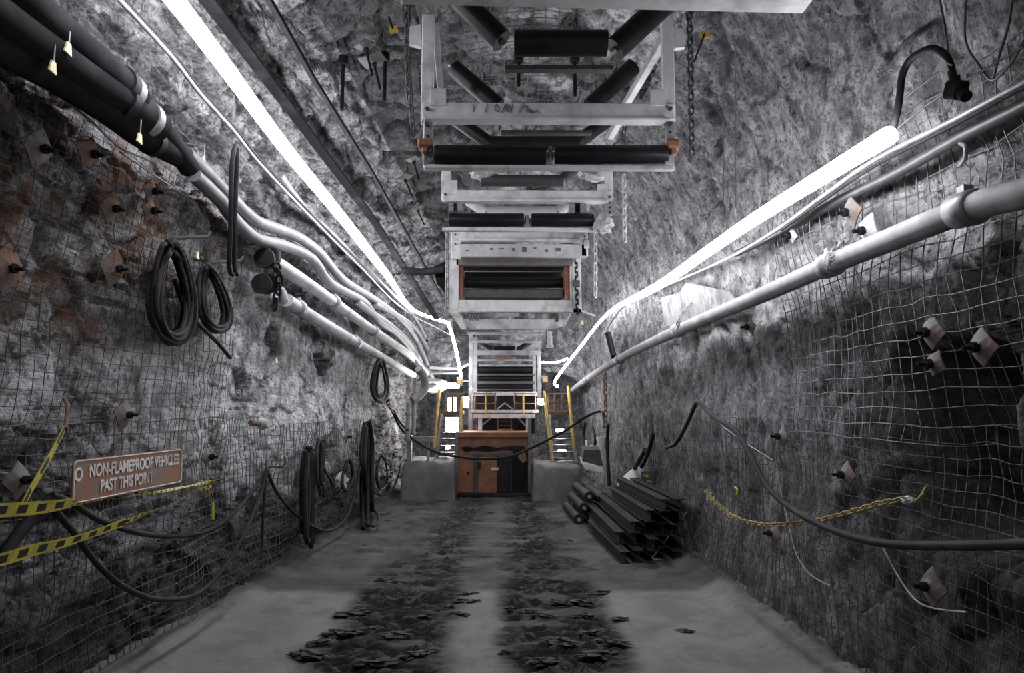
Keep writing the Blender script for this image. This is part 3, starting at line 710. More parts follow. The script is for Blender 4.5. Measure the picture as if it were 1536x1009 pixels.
# ------------------------------------------------------------------ pipes and hoses on the left wall
def wtube(name, pts, r, mat, label, cat, off=.14, k=6, n=8, offs=None):
    q = [W(x, y, offs[i] if offs else off) for i, (x, y) in enumerate(pts)]
    b = MB(); b.tube(smooth_path(q, k), r, n); return tag(b.build(name, M[mat]), label, cat)
def pipeline(pts, r, mat, label, coup, off=.2):
    q = [W(x, y, off) for x, y in pts]; root = thing('pipe_run', q[len(q)//2], label, 'pipe'); b = MB(); b.tube(smooth_path(q, 5), r, 18); b.build('pipe', M[mat], root)
    for (x, y) in coup:
        c = W(x, y, off); d = (W(x-4, y+3 if x < 768 else y+1, off)-W(x+4, y, off))
        i = min(range(len(q)-1), key=lambda i: (q[i]-c).length+(q[i+1]-c).length); d = (q[i+1]-q[i]).normalized()
        c = q[i]+d*(c-q[i]).dot(d); b = MB(); b.tube([c-d*.07, c-d*.065, c+d*.065, c+d*.07], [r*1.1, r*1.28, r*1.28, r*1.1], 18)
        b.box(c+Vector((0,0,r*1.3)), (.05,.05,.05)); b.build('coupling', M['galv'], root)
    return root
pipeline([(410,392),(475,435),(560,496),(625,541),(662,586)], .075, 'white', 'upper of the two thick pale pipes low on the left wall hoses', [(500,452),(560,496)])
pipeline([(430,450),(480,482),(560,528),(620,562)], .075, 'white', 'lower of the two thick pale pipes on the left wall', [(447,460),(533,511)])
for i, (x, y, lab) in enumerate(((401,390,'upper black valve at the end of the thick pale pipe'), (397,428,'lower black valve at the end of the thick pale pipe'))):
    c = W(x, y, .2); root = thing('pipe_valve', c, lab, 'valve'); d = Vector((.1,-1,-.05)).normalized()
    b = MB(); b.tube([c+d*.14, c+d*.12, c, c-d*.1], [.1, .105, .085, .085], 20); b.build('body', M['rubber'], root)
    b = MB(); b.tube([c+d*.145, c+d*.143], [.06, .06], 16); b.build('bore', M['black'], root)
    b = MB(); u = W(x+12, y-6, .24); b.tube([c, u], .03, 8); b.box(u, (.1,.1,.14), None, 0, .02); b.build('lever', M['rubber'], root)
chain([W(413,396,.32), W(420,412,.32), W(417,440,.3)], 'black chain hanging from the upper pipe valve', 'rubber', wr=.013, wd=.035, pitch=.1)
chain([W(417,436,.3), W(412,464,.3)], 'black chain hanging from the lower pipe valve', 'rubber', wr=.013, wd=.035, pitch=.1)
b = MB(); b.tube([W(423,432,.3), W(424,440,.3), W(425,452,.3), W(425,456,.3)], [.02,.045,.055,.02], 10); tag(b.build('rag', M['white']), 'white rag tied to the chain between the two pipe valves', 'rag')
H = [([(278,230),(312,262),(345,296),(385,332),(440,352),(478,378),(515,420),(560,448),(600,478),(622,505),(641,548)], .06, 'upper wavy grey hose sagging over the left wall pipes'),
     ([(290,262),(330,300),(352,330),(385,358),(425,368),(468,388),(496,425),(545,452),(568,482),(600,506),(640,560)], .06, 'lower wavy grey hose sagging over the left wall pipes'),
     ([(420,262),(462,318),(500,352),(545,400),(580,432),(618,470),(638,505)], .035, 'thin grey hose just below the light strip cable on the left wall'),
     ([(535,452),(558,470),(590,492),(618,520),(645,566)], .06, 'short wavy grey hose under the other hoses near the far end'),
     ([(562,455),(590,470),(622,492),(642,525)], .055, 'short wavy grey hose nearest the light strip at the far end')]
for pts, r, lab in H: wtube('grey_hose', pts, r, 'hose', lab, 'hose', .2, n=12)
wtube('light_cable', [(172,-8),(255,82),(300,140),(352,198),(392,248),(470,330),(545,405),(600,460),(655,492),(690,512)], .016, 'galv', 'thin bright twin cable running beside the left light strip', 'cable', .3)
wtube('light_cable', [(178,-8),(261,82),(306,140),(358,198),(398,248),(474,328),(549,402),(604,458)], .012, 'cable', 'dark companion of the thin bright cable beside the left light strip', 'cable', .28)
wtube('thin_wire', [(0,86),(60,124),(98,150),(140,185),(182,222),(232,244)], .008, 'galv', 'thin pale wire below the big dark pipes, upper left', 'wire', .2)
wtube('thin_wire', [(180,228),(230,262),(285,300),(305,330)], .006, 'galv', 'thin pale wire from the dark pipes down to the cable coils', 'wire', .12)
# big dark pipes upper left
def dark_pipe(pts, r, label, off=.25, rings=()):
    q = [W(x, y, off) for x, y in pts]; root = thing('dark_pipe', q[-1], label, 'pipe'); sp = smooth_path(q, 5)
    b = MB(); b.tube(sp, r, 20); b.build('pipe', M['black'], root)
    for t in rings:
        i = int(t*(len(sp)-2)); d = (sp[i+1]-sp[i]).normalized(); b = MB(); b.tube([sp[i]-d*.03, sp[i]+d*.03], r*1.13, 20); b.build('collar', M['galv'] if t > .9 else M['rubber'], root)
dark_pipe([(-130,-150),(0,-30),(100,60),(160,110),(200,148)], .11, 'uppermost big black pipe in the upper left corner', .3, (.985,.9))
dark_pipe([(-120,-60),(0,30),(110,105),(180,150),(234,190)], .11, 'middle big black pipe in the upper left corner', .3, (.96,.8))
dark_pipe([(-120,0),(0,70),(90,120),(160,165),(215,205),(274,236)], .085, 'lowest big black pipe in the upper left corner', .28, (.9,))
dark_pipe([(236,188),(256,212),(284,252)], .075, 'short black pipe end where the grey hoses begin', .3)
for x, y, lab in ((103,72,'upper of two glinting tags on the big dark pipes'), (80,100,'lower of two glinting tags on the big dark pipes'), (210,207,'glinting tag below the ends of the big dark pipes'), (297,383,'glinting tag above the second cable coil'),
                  (415,540,'small glinting tag on the pale left wall'), (608,584,'bright tag on the far left wall beside the upright pipes'), (306,240,'tiny glinting tag where the grey hoses begin'), (903,617,'bright cable hook on the far right wall')):
    c = W(x, y, .42 if y < 230 and x < 250 else .15); root = thing('reflector_tag', c, lab, 'tag'); s = .028 if x < 500 else .05
    b = MB(); b.prism([c+Vector((-s*.3,-s,-s)), c+Vector((-s*.3,s,-s*1.2)), c+Vector((-s*.3,s*.6,s)), c+Vector((-s*.3,-s*.4,s*1.1))], (.01,0,0)); b.build('plate', M['reflect'], root)
    b = MB(); b.cyl(c+Vector((0,0,s)), c+Vector((.0,0,s+.09)), .004, 5); b.build('tie', M['galv'], root)

# cable coils hung on the left wall
def coil(cx, cy, rx, ry, loops, r, mat, label, top=.75, off=(.06,.2), tail=None, skew=0, seed=1, name='cable_coil'):
    R = random.Random(seed); root = thing(name, W(cx, cy+ry, .15), label, 'cable coil'); pts = []
    for L in range(loops):
        ax = rx*(1-R.random()**.8*.42); ay = ry*(1-R.random()*.2); ox = R.uniform(-1,1)*rx*.16; ph = R.uniform(-.25,.25); oy = R.uniform(0,1)*ry*.10; of = off[0]+(off[1]-off[0])*R.random()
        for k in range(20):
            a = 2*math.pi*k/20; a += ph*math.sin(a*.5); w = ax*(top+(1-top)*(1-math.cos(a))/2)
            pts.append(W(cx+ox+w*math.sin(a)+skew*math.cos(a)*rx, cy+oy-ay*math.cos(a), of+.02*math.sin(a*2+L)))
    b = MB(); b.tube(smooth_path(pts, 2), r, 7); b.build('windings', M[mat], root)
    if tail: b = MB(); b.tube(smooth_path([W(x, y, .2) for x, y in tail], 6), r, 7); b.build('tail', M[mat], root)
    b = MB(); c = W(cx+skew*rx, cy-ry, .0); b.tube([c, c+Vector((.3,0,.02)), c+Vector((.32,0,.06))], .015, 6); b.build('hook', M['galv'], root)
coil(259,434,43,76,22,.018,'cable','large coil of dark cable hung on the left wall, biggest of the coils',.55,(.08,.26),[(262,420),(275,455),(300,488),(325,512),(345,536)],-.05,3)
coil(320,446,27,52,16,.017,'cable','smaller coil of dark cable touching the large coil on its right',.5,(.06,.2),None,-.3,5)
coil(571,569,17,34,9,.022,'cable','coil of dark cable high on the far left wall',.4,(.1,.3),[(580,602),(592,622),(612,645)],0,7)
wtube('cable_loop', [(349,412),(344,400),(346,330),(347,260),(352,222),(356,226),(354,280),(352,340),(352,400),(356,412)], .02, 'cable', 'long narrow loop of dark cable hanging above the coils', 'cable', .4, n=8)
# bundles of cable hanging low on the left wall
def bundle(x0, x1, y0, y1, n, r, label, off=.2, seed=1, mat='rubber'):
    R = random.Random(seed); root = thing('cable_bundle', W((x0+x1)/2, y1, .1), label, 'cable bundle')
    for i in range(n):
        xa = x0+(x1-x0)*(i+.5)/n; o = off+R.uniform(-.08,.1); yb = y1-R.uniform(0, .22)*(y1-y0); ya = y0+R.uniform(0,.08)*(y1-y0)
        xm = (x0+x1)/2; q = [W(xm+(xa-xm)*.45, ya, o), W(xa, ya+(yb-ya)*.25, o), W(xa+R.uniform(-1,1), (ya+yb)/2, o), W(xa+R.uniform(-1,1), yb, o), W(xa+1.5, yb+2, o-.02)]
        b = MB(); b.tube(smooth_path(q, 4), r, 7); b.build('cable', M[mat], root)
    b = MB(); c = W((x0+x1)/2, y0+3, off+.02); b.tube([c+Vector((0,-.06,0)), c+Vector((.05,0,0)), c+Vector((0,.06,0))], .02, 6); b.build('tie', M['black'], root)
bundle(452,470,668,815,7,.032,'broad black cable bundle hanging low on the left wall, nearest of three',.2,1)
bundle(474,486,658,740,5,.025,'narrow dark cable bundle just right of the broad black bundle',.15,2,'cable')
bundle(541,560,630,790,8,.035,'tall black cable bundle hanging by the third coil',.25,3)
coil(559,783,14,13,2,.018,'rubber','small open loop of black cable at the foot of the tall bundle',.9,(.3,.34),None,0,9)
coil(572,708,11,28,2,.016,'rubber','narrow open loop of black cable right of the tall bundle',.7,(.25,.3),None,0,11)
coil(521,712,12,24,4,.02,'rubber','black cable coil low on the left wall between two hanging bundles',.7,(.12,.22),None,.2,10)
c = W(512,722,.12); lump(c, (.1,.16,.13), 'white', 'plastic_bag', 'pale crumpled bag hanging by the low black cable coil', 'bag', seed=6)
wtube('cable_tail', [(484,700),(491,712),(498,726),(501,742)], .014, 'rubber', 'short black cable tail dangling from the hanging bundles', 'cable', .15)
# cables and hoses draped along the left wall
wtube('draped_cable', [(78,742),(105,752),(150,780),(205,798),(260,804),(312,795),(352,768),(385,728),(400,704)], .019, 'cable', 'thick cable sagging under the orange sign to the wall hook', 'cable', .22, n=10)
wtube('draped_cable', [(82,764),(112,800),(150,850),(195,885),(245,899),(300,888),(345,838),(375,780),(392,735),(400,706)], .019, 'cable', 'thick dark cable sagging lowest, almost to the floor on the left', 'cable', .25, n=10)
wtube('draped_cable', [(400,704),(397,740),(394,790),(393,832)], .015, 'cable', 'dark cable hanging straight down from the wall hook on the left', 'cable', .18)
wtube('draped_cable', [(400,704),(418,742),(452,778),(492,796),(520,775),(532,738),(540,700)], .019, 'cable', 'cable sagging from the wall hook to the tall black bundle', 'cable', .22, n=10)
wtube('draped_cable', [(0,842),(28,800),(60,765),(80,745)], .035, 'rubber', 'black hose curving in from the left edge behind the tape', 'hose', .2)
c = W(399,700,.05); root = thing('cable_hook', c, 'rusty hook on the left wall that carries the draped cables', 'hook'); b = MB(); b.tube([c, c+Vector((.18,0,0)), c+Vector((.22,0,.05)), c+Vector((.2,.0,.12))], .012, 7); b.build('hook', M['rust'], root)
b = MB(); b.box(c+Vector((.02,0,.02)), (.02,.12,.14), None, 0, .004); b.build('plate', M['rustgrey'], root)
wtube('draped_cable', [(555,735),(575,742),(592,728),(603,690)], .02, 'cable', 'pale cable looping up towards the far left mound', 'cable', .2)
wtube('draped_cable', [(578,705),(595,700),(610,672),(613,650)], .018, 'cable', 'thin pale cable rising to the upright pipes on the far left', 'cable', .2)
q = [W(582,600,.15), W(600,640,.2), P(625,662,13.6), P(655,678,13.5), P(690,685,13.4), P(725,688,13.4), P(765,684,13.4), P(800,670,13.4), P(845,647,13.0), P(880,624,12.4), W(903,618,.12), W(907,640,.1)]
b = MB(); b.tube(smooth_path(q, 6), .026, 8); tag(b.build('trailing_cable', M['rubber']), 'black cable strung right across the heading in front of the orange box', 'cable')
q = [W(590,615,.2), W(602,636,.3), P(612,645,13.8)]; b = MB(); b.tube(smooth_path(q, 5), .022, 8); tag(b.build('draped_cable', M['cable']), 'cable tail running from the high far coil to the upright pipes', 'cable')
for x0, y0, x1, y1, r, Y, lab, in ((622,566,620,652,.042,14.2,'right one of two upright pipes by the far left wall'), (613,604,611,660,.05,13.9,'left one of two upright pipes by the far left wall')):
    root = thing('upright_pipe', P(x1,y1,Y), lab, 'pipe'); b = MB(); b.cyl(P(x0,y0,Y), P(x1,y1,Y), r, 14); b.build('pipe', M['pipe'], root)
    for t in (.3,.65,.97):
        c = P(x0+(x1-x0)*t, y0+(y1-y0)*t, Y); b = MB(); b.cyl(c-Vector((0,0,.03)), c+Vector((0,0,.03)), r*1.35, 14); b.build('flange', M['galv'], root)
q = [P(628,552,14.0), P(636,565,14.2), P(637,582,14.3), P(628,594,14.2), P(618,600,14.1)]; b = MB(); b.tube(smooth_path(q, 5), .085, 14); tag(b.build('bent_pipe', M['pipe']), 'thick curved pipe bend above the upright pipes on the far left', 'pipe')
lump(P(650,578,16.6), (.42,.5,.16), 'white', 'rolled_sheet', 'pale bundled sheeting lying above the left stairs', 'sheet', seed=12)
b = MB(); rb(b, 609,654,650,662, 14.4, .1); rb(b, 611,650,617,692, 14.3, .12); rb(b, 640,660,644,692, 14.5, .1); tag(b.build('steel_trestle', M['galv']), 'low grey steel trestle behind the left mud heap', 'trestle')

# ------------------------------------------------------------------ caution tape, sign
def tape(pts, width, label, off=.3, mats=('tape_y','tape_k'), twist=0., pitch=.09, k=8, pw=None):
    q = smooth_path([W(x, y, off) if not isinstance(off, (list, tuple)) else W(x, y, off[i]) for i, (x, y) in enumerate(pts)], k)
    # resample evenly
    out = [q[0]]; acc = 0; step = pitch/2
    for a, c in zip(q, q[1:]):
        L = (c-a).length; d = step-acc
        while d <= L: out.append(a+(c-a)*(d/L)); d += step
        acc = L-(d-step)
    b = MB(); vs = []; N = len(out)
    for i, c in enumerate(out):
        t = (out[min(i+1, N-1)]-out[max(i-1, 0)]).normalized(); up = Vector((.25,0,1)); up = (up-t*up.dot(t)).normalized(); w2 = t.cross(up)
        a = twist*math.sin(i*.11); u = up*math.cos(a)+w2*math.sin(a); ww = width*(.85+.15*math.sin(i*.37))
        for s in (-.5, -.3, .3, .5): vs.append(c+u*ww*s)
    th = Vector((.004,0,0)); M4 = 4*N; vs2 = vs+[v-th for v in vs]; base = 0
    b.v = [tuple(v) for v in vs2]
    for i in range(N-1):
        for s in range(3):
            a = i*4+s; mi = 1 if (s == 1 and i % 2 == 0) else 0
            b.f.append((a, a+1, a+5, a+4)); b.m.append(mi); b.sm.append(False)
            b.f.append((M4+a, M4+a+4, M4+a+5, M4+a+1)); b.m.append(mi); b.sm.append(False)
        for s in (0, 3):
            a = i*4+s; b.f.append((a, a+4, M4+a+4, M4+a)); b.m.append(0); b.sm.append(False)
    return tag(b.build('caution_tape', [M[mats[0]], M[mats[1]]]), label, 'tape')
tape([(-40,766),(0,765),(50,762),(90,757),(112,752)], .075, 'yellow and black caution tape, broad flat stretch below the sign at the left edge', .34, pitch=.14)
tape([(104,757),(140,752),(190,745),(250,735),(305,724),(345,715),(372,709)], .022, 'twisted thin yellow caution tape running under the sign to the right', .32, twist=1.2, pitch=.06)
tape([(-40,848),(0,840),(50,825),(100,813),(140,800),(190,782)], .075, 'yellow and black caution tape, lower stretch rising from the left edge', [.34]*6, pitch=.14, twist=.15)
tape([(190,782),(225,768),(262,754),(290,738),(318,729)], .035, 'narrow striped caution tape climbing to meet the wall below the sign', .3, twist=.9, pitch=.08)
tape([(315,729),(319,745),(320,765),(320,787)], .02, 'short yellow tape end hanging down below the striped tape', .28, twist=.6, pitch=.3)
tape([(97,642),(82,672),(62,708),(42,742),(24,780)], .085, 'yellow and black caution strap slanting down left of the sign', .3, pitch=.2)
c = W(99,640,.22); b = MB(); b.tube(smooth_path([W(97,598,.1), W(101,610,.2), W(100,628,.25), W(97,642,.28)], 4), .012, 7); tag(b.build('rusty_hook', M['rust']), 'rusty hook that holds the slanting caution strap', 'hook')

# sign, tilted against the wall
sa, sb_, sc2, sd = W(105,690,.2), W(272,673,.2), W(274,722,.2), W(112,757,.2)
ctr = (sa+sb_+sc2+sd)/4; ux = ((sb_-sa)+(sc2-sd)).normalized(); uz = ((sa-sd)+(sb_-sc2)); uz = (uz-ux*uz.dot(ux)).normalized(); un = ux.cross(uz); un = un if un.x > 0 else -un
SW = ((sb_-sa).length+(sc2-sd).length)/2; SH = ((sa-sd).length+(sb_-sc2).length)/2
SR = Matrix((ux, uz, un)).transposed()
sg = thing('warning_sign', ctr-uz*SH/2, 'orange-brown metal sign with worn white lettering on the left wall', 'sign')
def rr(w, h, r, n=5):
    o = []
    for cx, cy, a0 in ((w/2-r,h/2-r,0),(-w/2+r,h/2-r,90),(-w/2+r,-h/2+r,180),(w/2-r,-h/2+r,270)):
        for k in range(n+1): a = math.radians(a0+90*k/n); o.append((cx+r*math.cos(a), cy+r*math.sin(a)))
    return o
def signmat():
    m, nt, p = newmat('sign_paint'); co = nd(nt, 'ShaderNodeTexCoord').outputs['Object']
    c = mixc(nt, ramp(nt, noise(nt, co, 4.2, 5, .7), [(.45, 0.), (.6, .75)]), (.29,.12,.065), (.2,.17,.17)); c = mixc(nt, ramp(nt, noise(nt, co, 22, 4, .7), [(.3, .5), (.5, 0.)]), c, (.16,.1,.08))
    nt.links.new(c, p.inputs['Base Color']); p.inputs['Roughness'].default_value = .5; return m
M['sign'] = signmat()
b = MB(); b.prism([ctr+ux*x+uz*y for x, y in rr(SW, SH, .03)], -un*.006); b.build('plate', M['sign'], sg)
b = MB(); b.tube([ctr+ux*x+uz*y+un*.002 for x, y in rr(SW-.02, SH-.02, .028)], .005, 5, False, closed=True); b.build('border', M['letters'], sg)
def text(s, size, off, sx=1.0, name='lettering'):
    cu = bpy.data.curves.new('t', 'FONT'); cu.body = s; cu.size = size; cu.extrude = .0015; cu.offset = .003; cu.align_x = 'CENTER'; cu.align_y = 'CENTER'
    t = bpy.data.objects.new('t', cu); COL.objects.link(t); bpy.context.view_layer.update()
    me = bpy.data.meshes.new_from_object(t.evaluated_get(bpy.context.evaluated_depsgraph_get())); bpy.data.objects.remove(t)
    o = bpy.data.objects.new(name, me); me.materials.clear(); me.materials.append(M['letters']); link(o, sg)
    R4 = SR.to_4x4(); S = Matrix.Diagonal((sx, 1, 1, 1))
    me.transform(Matrix.Translation((ctr-parent_world(sg))+ux*off[0]+uz*off[1]+un*.004) @ R4 @ S)
flip = SR.determinant() < 0
if flip: SR = Matrix((ux, uz, ux.cross(uz))).transposed()
k_ = SW/1.45
text('NON-FLAMEPROOF VEHICLES', .125*k_, (SW*.035, SH*.19), .73); text('PAST THIS POINT', .125*k_, (-SW*.06, -SH*.2), .7)
text('O', .13*k_, (-SW*.462, SH*.15), .8, 'worn_letter')
b = MB()
for x, y in ((-.46,-.4),(.47,.4),(.47,-.38)): q = ctr+ux*SW*x+uz*SH*y; b.cyl(q, q+un*.008, .008, 8)
b.build('rivet', M['galv'], sg)

# ------------------------------------------------------------------ rock bolts with plates
def rock_bolt(px, py, s, rot, mat, label, off=.09, stub=.09, bolt='black', bend=.25):
    c = W(px, py, off); n = Wn(px, py); t1 = Vector((0,1,0)); t2 = n.cross(t1).normalized(); t1 = t2.cross(n).normalized()
    root = thing('rock_bolt', c, label, 'rock bolt'); ca, sa_ = math.cos(rot), math.sin(rot); a = t1*ca+t2*sa_; d = -t1*sa_+t2*ca
    b = MB(); h = s*.4; vs = []; N = 5
    for i in range(N):
        for j in range(N):
            u, v = (i/(N-1)-.5)*2, (j/(N-1)-.5)*2; vs.append(c+a*u*h+d*v*h+n*(.035*math.exp(-(u*u+v*v)*3)-bend*.03*(u*u+v*v)))
    fs = [(i*N+j, i*N+j+1, (i+1)*N+j+1, (i+1)*N+j) for i in range(N-1) for j in range(N-1)]
    vs2 = vs+[v-n*.008 for v in vs]; m_ = N*N
    rim = [i for i in range(N)]+[i*N+N-1 for i in range(1, N)]+[(N-1)*N+N-1-i for i in range(1, N)]+[(N-1-i)*N for i in range(1, N-1)]
    b.add(vs2, fs+[tuple(m_+k for k in f[::-1]) for f in fs]+[(rim[k], rim[(k+1) % len(rim)], m_+rim[(k+1) % len(rim)], m_+rim[k]) for k in range(len(rim))])
    b.build('plate', M[mat], root)
    b = MB(); b.cyl(c, c+n*.05, .028, 6); b.cyl(c+n*.04, c+n*stub, .012, 8); b.build('bolt', M[bolt], root)
rl = [(60,222,.22,.8,'rustgrey','pale bent rock bolt plate near the left edge below the dark pipes'),
      (135,230,.2,.7,'rust','brown rock bolt plate right of the pale bent plate, upper left'),
      (12,402,.26,.8,'rust','rusty rock bolt plate at the left edge'),
      (172,402,.26,.75,'rust','rusty diamond rock bolt plate left of the large cable coil'),
      (168,312,.2,.9,'rust','rusty bent plate high above the large cable coil, left one'),
      (228,286,.16,.8,'rust','small rusty plate above the large cable coil, upper of a pair'),
      (226,315,.16,.75,'rust','small rusty plate above the large cable coil, lower of a pair'),
      (30,720,.2,.8,'rustgrey','dull plate behind the slanting caution strap'),
      (188,622,.22,.5,'rustgrey','dull plate on the left wall above the sign'),
      (312,685,.16,.8,'rustgrey','small dull plate right of the sign'),
      (520,655,.18,.8,'rustgrey','dull plate on the left wall beside the tall cable bundle'),
      (640,510,.2,.8,'rustgrey','plate at the far end of the grey hoses')]
for x, y, s, r, m, lab in rl: rock_bolt(x, y, s, r, m, lab)
c = W(392,635,.2); root = thing('rock_bolt', c, 'bright white bolt nut with a rusty stub on the pale left wall', 'rock bolt'); b = MB(); b.cyl(c, c+Vector((.08,-.02,0)), .075, 6, r2=.04); b.build('nut', M['white'], root); b = MB(); b.cyl(W(376,634,.18), W(390,635,.2), .03, 8); b.build('stub', M['rust'], root)
rr_ = [(1268,712,.18,.8,'rustgrey','dull diamond bolt plate left of the yellow rope chain\'s upper end'),
       (1172,654,.16,.8,'rustgrey','small dull bolt plate above the sagging hose on the right wall'),
       (1160,800,.2,.8,'rustgrey','dull bolt plate under the yellow rope chain'),
       (1395,880,.2,.8,'rustgrey','large dull bolt plate low on the dark right wall'),
       (1395,498,.18,.6,'rustgrey','upper pale bolt plate by the dark pocket in the right wall'),
       (1400,545,.14,.3,'rustgrey','lower pale bolt plate by the dark pocket in the right wall'),
       (1470,520,.18,.7,'rustgrey','long brownish plate at the right edge of the dark pocket'),
       (1275,318,.2,.7,'rustgrey','grey bolt plate just below the bright cable, right wall'),
       (1300,345,.2,.2,'white','white bolt plate standing on the big pipe, right wall'),
       (1187,353,.12,.4,'white','small white tag plate below the right light strip'),
       (1125,490,.16,.8,'rustgrey','small grey plate below the big pipe on the right wall')]
for x, y, s, r, m, lab in rr_: rock_bolt(x, y, s, r, m, lab, .12)
for x, y, s, r, lab in ((607,268,.26,.5,'pale square roof bolt plate left of the conveyor, largest of three'), (620,240,.2,.3,'pale roof bolt plate above the largest square one'), (626,314,.22,.1,'grey roof bolt plate below the largest square one'),
                        (560,92,.3,.2,'dark roof bolt plate left of the nearest frame'), (548,70,.2,.6,'small dark roof plate above the larger dark one')):
    rock_bolt(x, y, s, r, 'rustgrey' if x > 600 else 'steel_dark', lab, .12, .3)
for x, y, L, lab in ((515,85,.55,'dark bar hanging straight down from the roof left of the nearest frame'), (578,80,.5,'dark bolt end hanging from the roof left of the chains'), (778,82,.35,'dark bar hanging behind the topmost trough rollers'), (862,82,.45,'second dark bar hanging behind the topmost trough rollers')):
    c = W(x, y, .02); b = MB(); b.cyl(c, c-Vector((0,0,L)), .018, 8); b.cyl(c, c-Vector((0,0,.08)), .05, 6); tag(b.build('hanging_bolt', M['black']), lab, 'roof bolt')
for x, y, lab in ((589,43,'yellow tag on a dark wire left of the nearest frame'), (1057,51,'yellow tag on a dark wire right of the nearest frame')):
    c = P(x, y, 5.0); root = thing('marker_tag', c, lab, 'tag'); b = MB(); b.prism([c+Vector((-.035,0,.02)), c+Vector((.03,0,.03)), c+Vector((.045,0,-.02)), c+Vector((-.02,0,-.04))], (0,.012,0)); b.build('plate', M['yellow'], root)
    b = MB(); b.tube([c, P(x-6 if x < 800 else x-16, y-18 if x < 800 else y+42, 5.0)], .008, 6); b.build('wire', M['black'], root)
c = P(873,484,9.0); root = thing('marker_tag', c, 'small yellow tag hanging at the lower right corner of the box frame', 'tag'); b = MB(); b.box(c, (.04,.02,.06), None, 0, .005); b.build('plate', M['reflect'], root); b = MB(); b.cyl(c, P(876,462,9.0), .004, 5); b.build('wire', M['galv'], root)

# rails along the roof, left of the conveyor
def roofbar(pts, w, h, mat, label, name='overhead_rail'):
    q = [P(*p) for p in pts]; b = MB()
    for a, c in zip(q, q[1:]): b.beam(a, c, w, h)
    return tag(b.build(name, M[mat]), label, 'rail')
roofbar([(296,-20,4.3),(440,170,6.5),(560,330,9.6),(655,478,14.4)], .12, .03, 'black', 'broad dark roof rail nearest the left light strip')
roofbar([(398,-10,4.6),(470,118,6.0),(560,262,8.4),(662,445,13.0)], .045, .045, 'rubber', 'narrow dark roof rail nearer the conveyor')
q = [P(605,406,9.8), P(635,408,9.6), P(668,404,9.4)]; b = MB(); b.tube(q, .055, 10); tag(b.build('dark_bar', M['black']), 'short thick black bar left of the grey box frame', 'bar')
b = MB(); b.prism([P(650,400,9.6), P(668,392,9.6), P(668,440,9.6), P(655,425,9.6)], (0,.1,0)); tag(b.build('black_flap', M['black']), 'black rubber flap left of the grey box frame', 'flap')
for x, y0, y1, lab in ((1085,75,340,'thin straight wire down the right wall near the conveyor'), (1103,60,310,'second thin straight wire down the right wall'), (905,560,680,'dark wire down the far right wall'), (878,470,560,'fine wire under the pale chain')):
    b = MB(); b.tube([W(x, y, .09) for y in np.linspace(y0, y1, 8)], .006, 5); tag(b.build('hanging_wire', M['steel_dark']), lab, 'wire')

# ------------------------------------------------------------------ right wall
pipeline([(1600,262),(1536,290),(1455,312),(1330,362),(1245,397),(1135,446),(1030,490),(940,532),(880,568),(858,585)], .068, 'pipe', 'thick pale pipe running the length of the right wall', [(1450,314),(1245,397),(1018,495),(930,537),(884,566)], .2)
for x, y, lab in ((1245,397,'chain tying the thick pipe to the right wall'), (1018,488,'chain tying the thick pipe below the torn white sheet')):
    chain([W(x+25, y-38, .08), W(x+8, y-22, .2), W(x, y-8, .3), W(x-2, y+6, .3)], lab, 'galv', wr=.007, wd=.02, pitch=.055)
wtube('slack_cable', [(1600,92),(1536,124),(1430,180),(1312,240),(1240,290),(1172,340),(1110,378),(1060,402),(1000,428),(940,455),(905,500)], .016, 'galv', 'bright thin cable running under the right light strip', 'cable', .2)
wtube('slack_cable', [(1600,98),(1536,131),(1430,188),(1312,249),(1240,297),(1172,345)], .01, 'rubber', 'thin black cable just under the bright thin cable on the right wall', 'cable', .2)
wtube('shadow_band', [(1600,118),(1536,158),(1440,206),(1340,262),(1250,305),(1180,345),(1105,380)], .032, 'steel_dark', 'grey shadow shaped as a tube between the right light strip and the thick pipe', 'hose', .09, n=10)  # dark tube standing in for a shadow along the wall
wtube('feed_cable', [(1338,208),(1340,192),(1346,168),(1350,140),(1353,115),(1362,94),(1378,80),(1398,73),(1415,80),(1424,95),(1430,118),(1433,132)], .017, 'rubber', 'looped black feed cable at the near end of the right light strip', 'cable', .42, n=8, k=6)
c = W(1434,135,.42); root = thing('cable_socket', c, 'black plug box hanging at the end of the looped feed cable', 'socket'); b = MB(); b.box(c, (.06,.10,.08), Matrix.Rotation(.5, 3, 'X'), 0, .015); b.cyl(c, c-Vector((0,.06,.06)), .025, 10); b.build('body', M['black'], root); b = MB(); b.cyl(c, c+Vector((0,0,.06)), .02, 10); b.build('gland', M['rubber'], root)
c = W(1412,98,.44); root = thing('reflector_tag', c, 'white triangular tag glowing beside the looped feed cable', 'tag'); b = MB(); b.prism([W(1401,107,.44), W(1423,107,.44), W(1419,93,.44), W(1412,85,.44)], (.01,0,0)); b.build('plate', M['white'], root)
b = MB(); b.cyl(W(1420,94,.44), W(1428,98,.44), .004, 5); b.build('tie', M['galv'], root)
for pts, lab in (([(1338,200),(1380,165),(1420,138),(1470,108),(1536,70)], 'taut thin wire from the right strip past the plug box'), ([(1350,152),(1390,122),(1430,95)], 'short taut wire crossing the looped feed cable'),
                 ([(1410,0),(1420,60),(1424,100)], 'thin wire hanging from above to the plug box'), ([(1450,-10),(1448,60),(1470,100),(1490,120),(1520,90),(1536,60)], 'loose wire loop at the upper right corner'),
                 ([(1520,-10),(1512,40),(1500,80),(1490,118)], 'thin cable down the upper right corner')):
    wtube('support_wire', pts, .006, 'steel_dark', lab, 'wire', .3 if pts[0][0] < 1400 else .14, n=5)
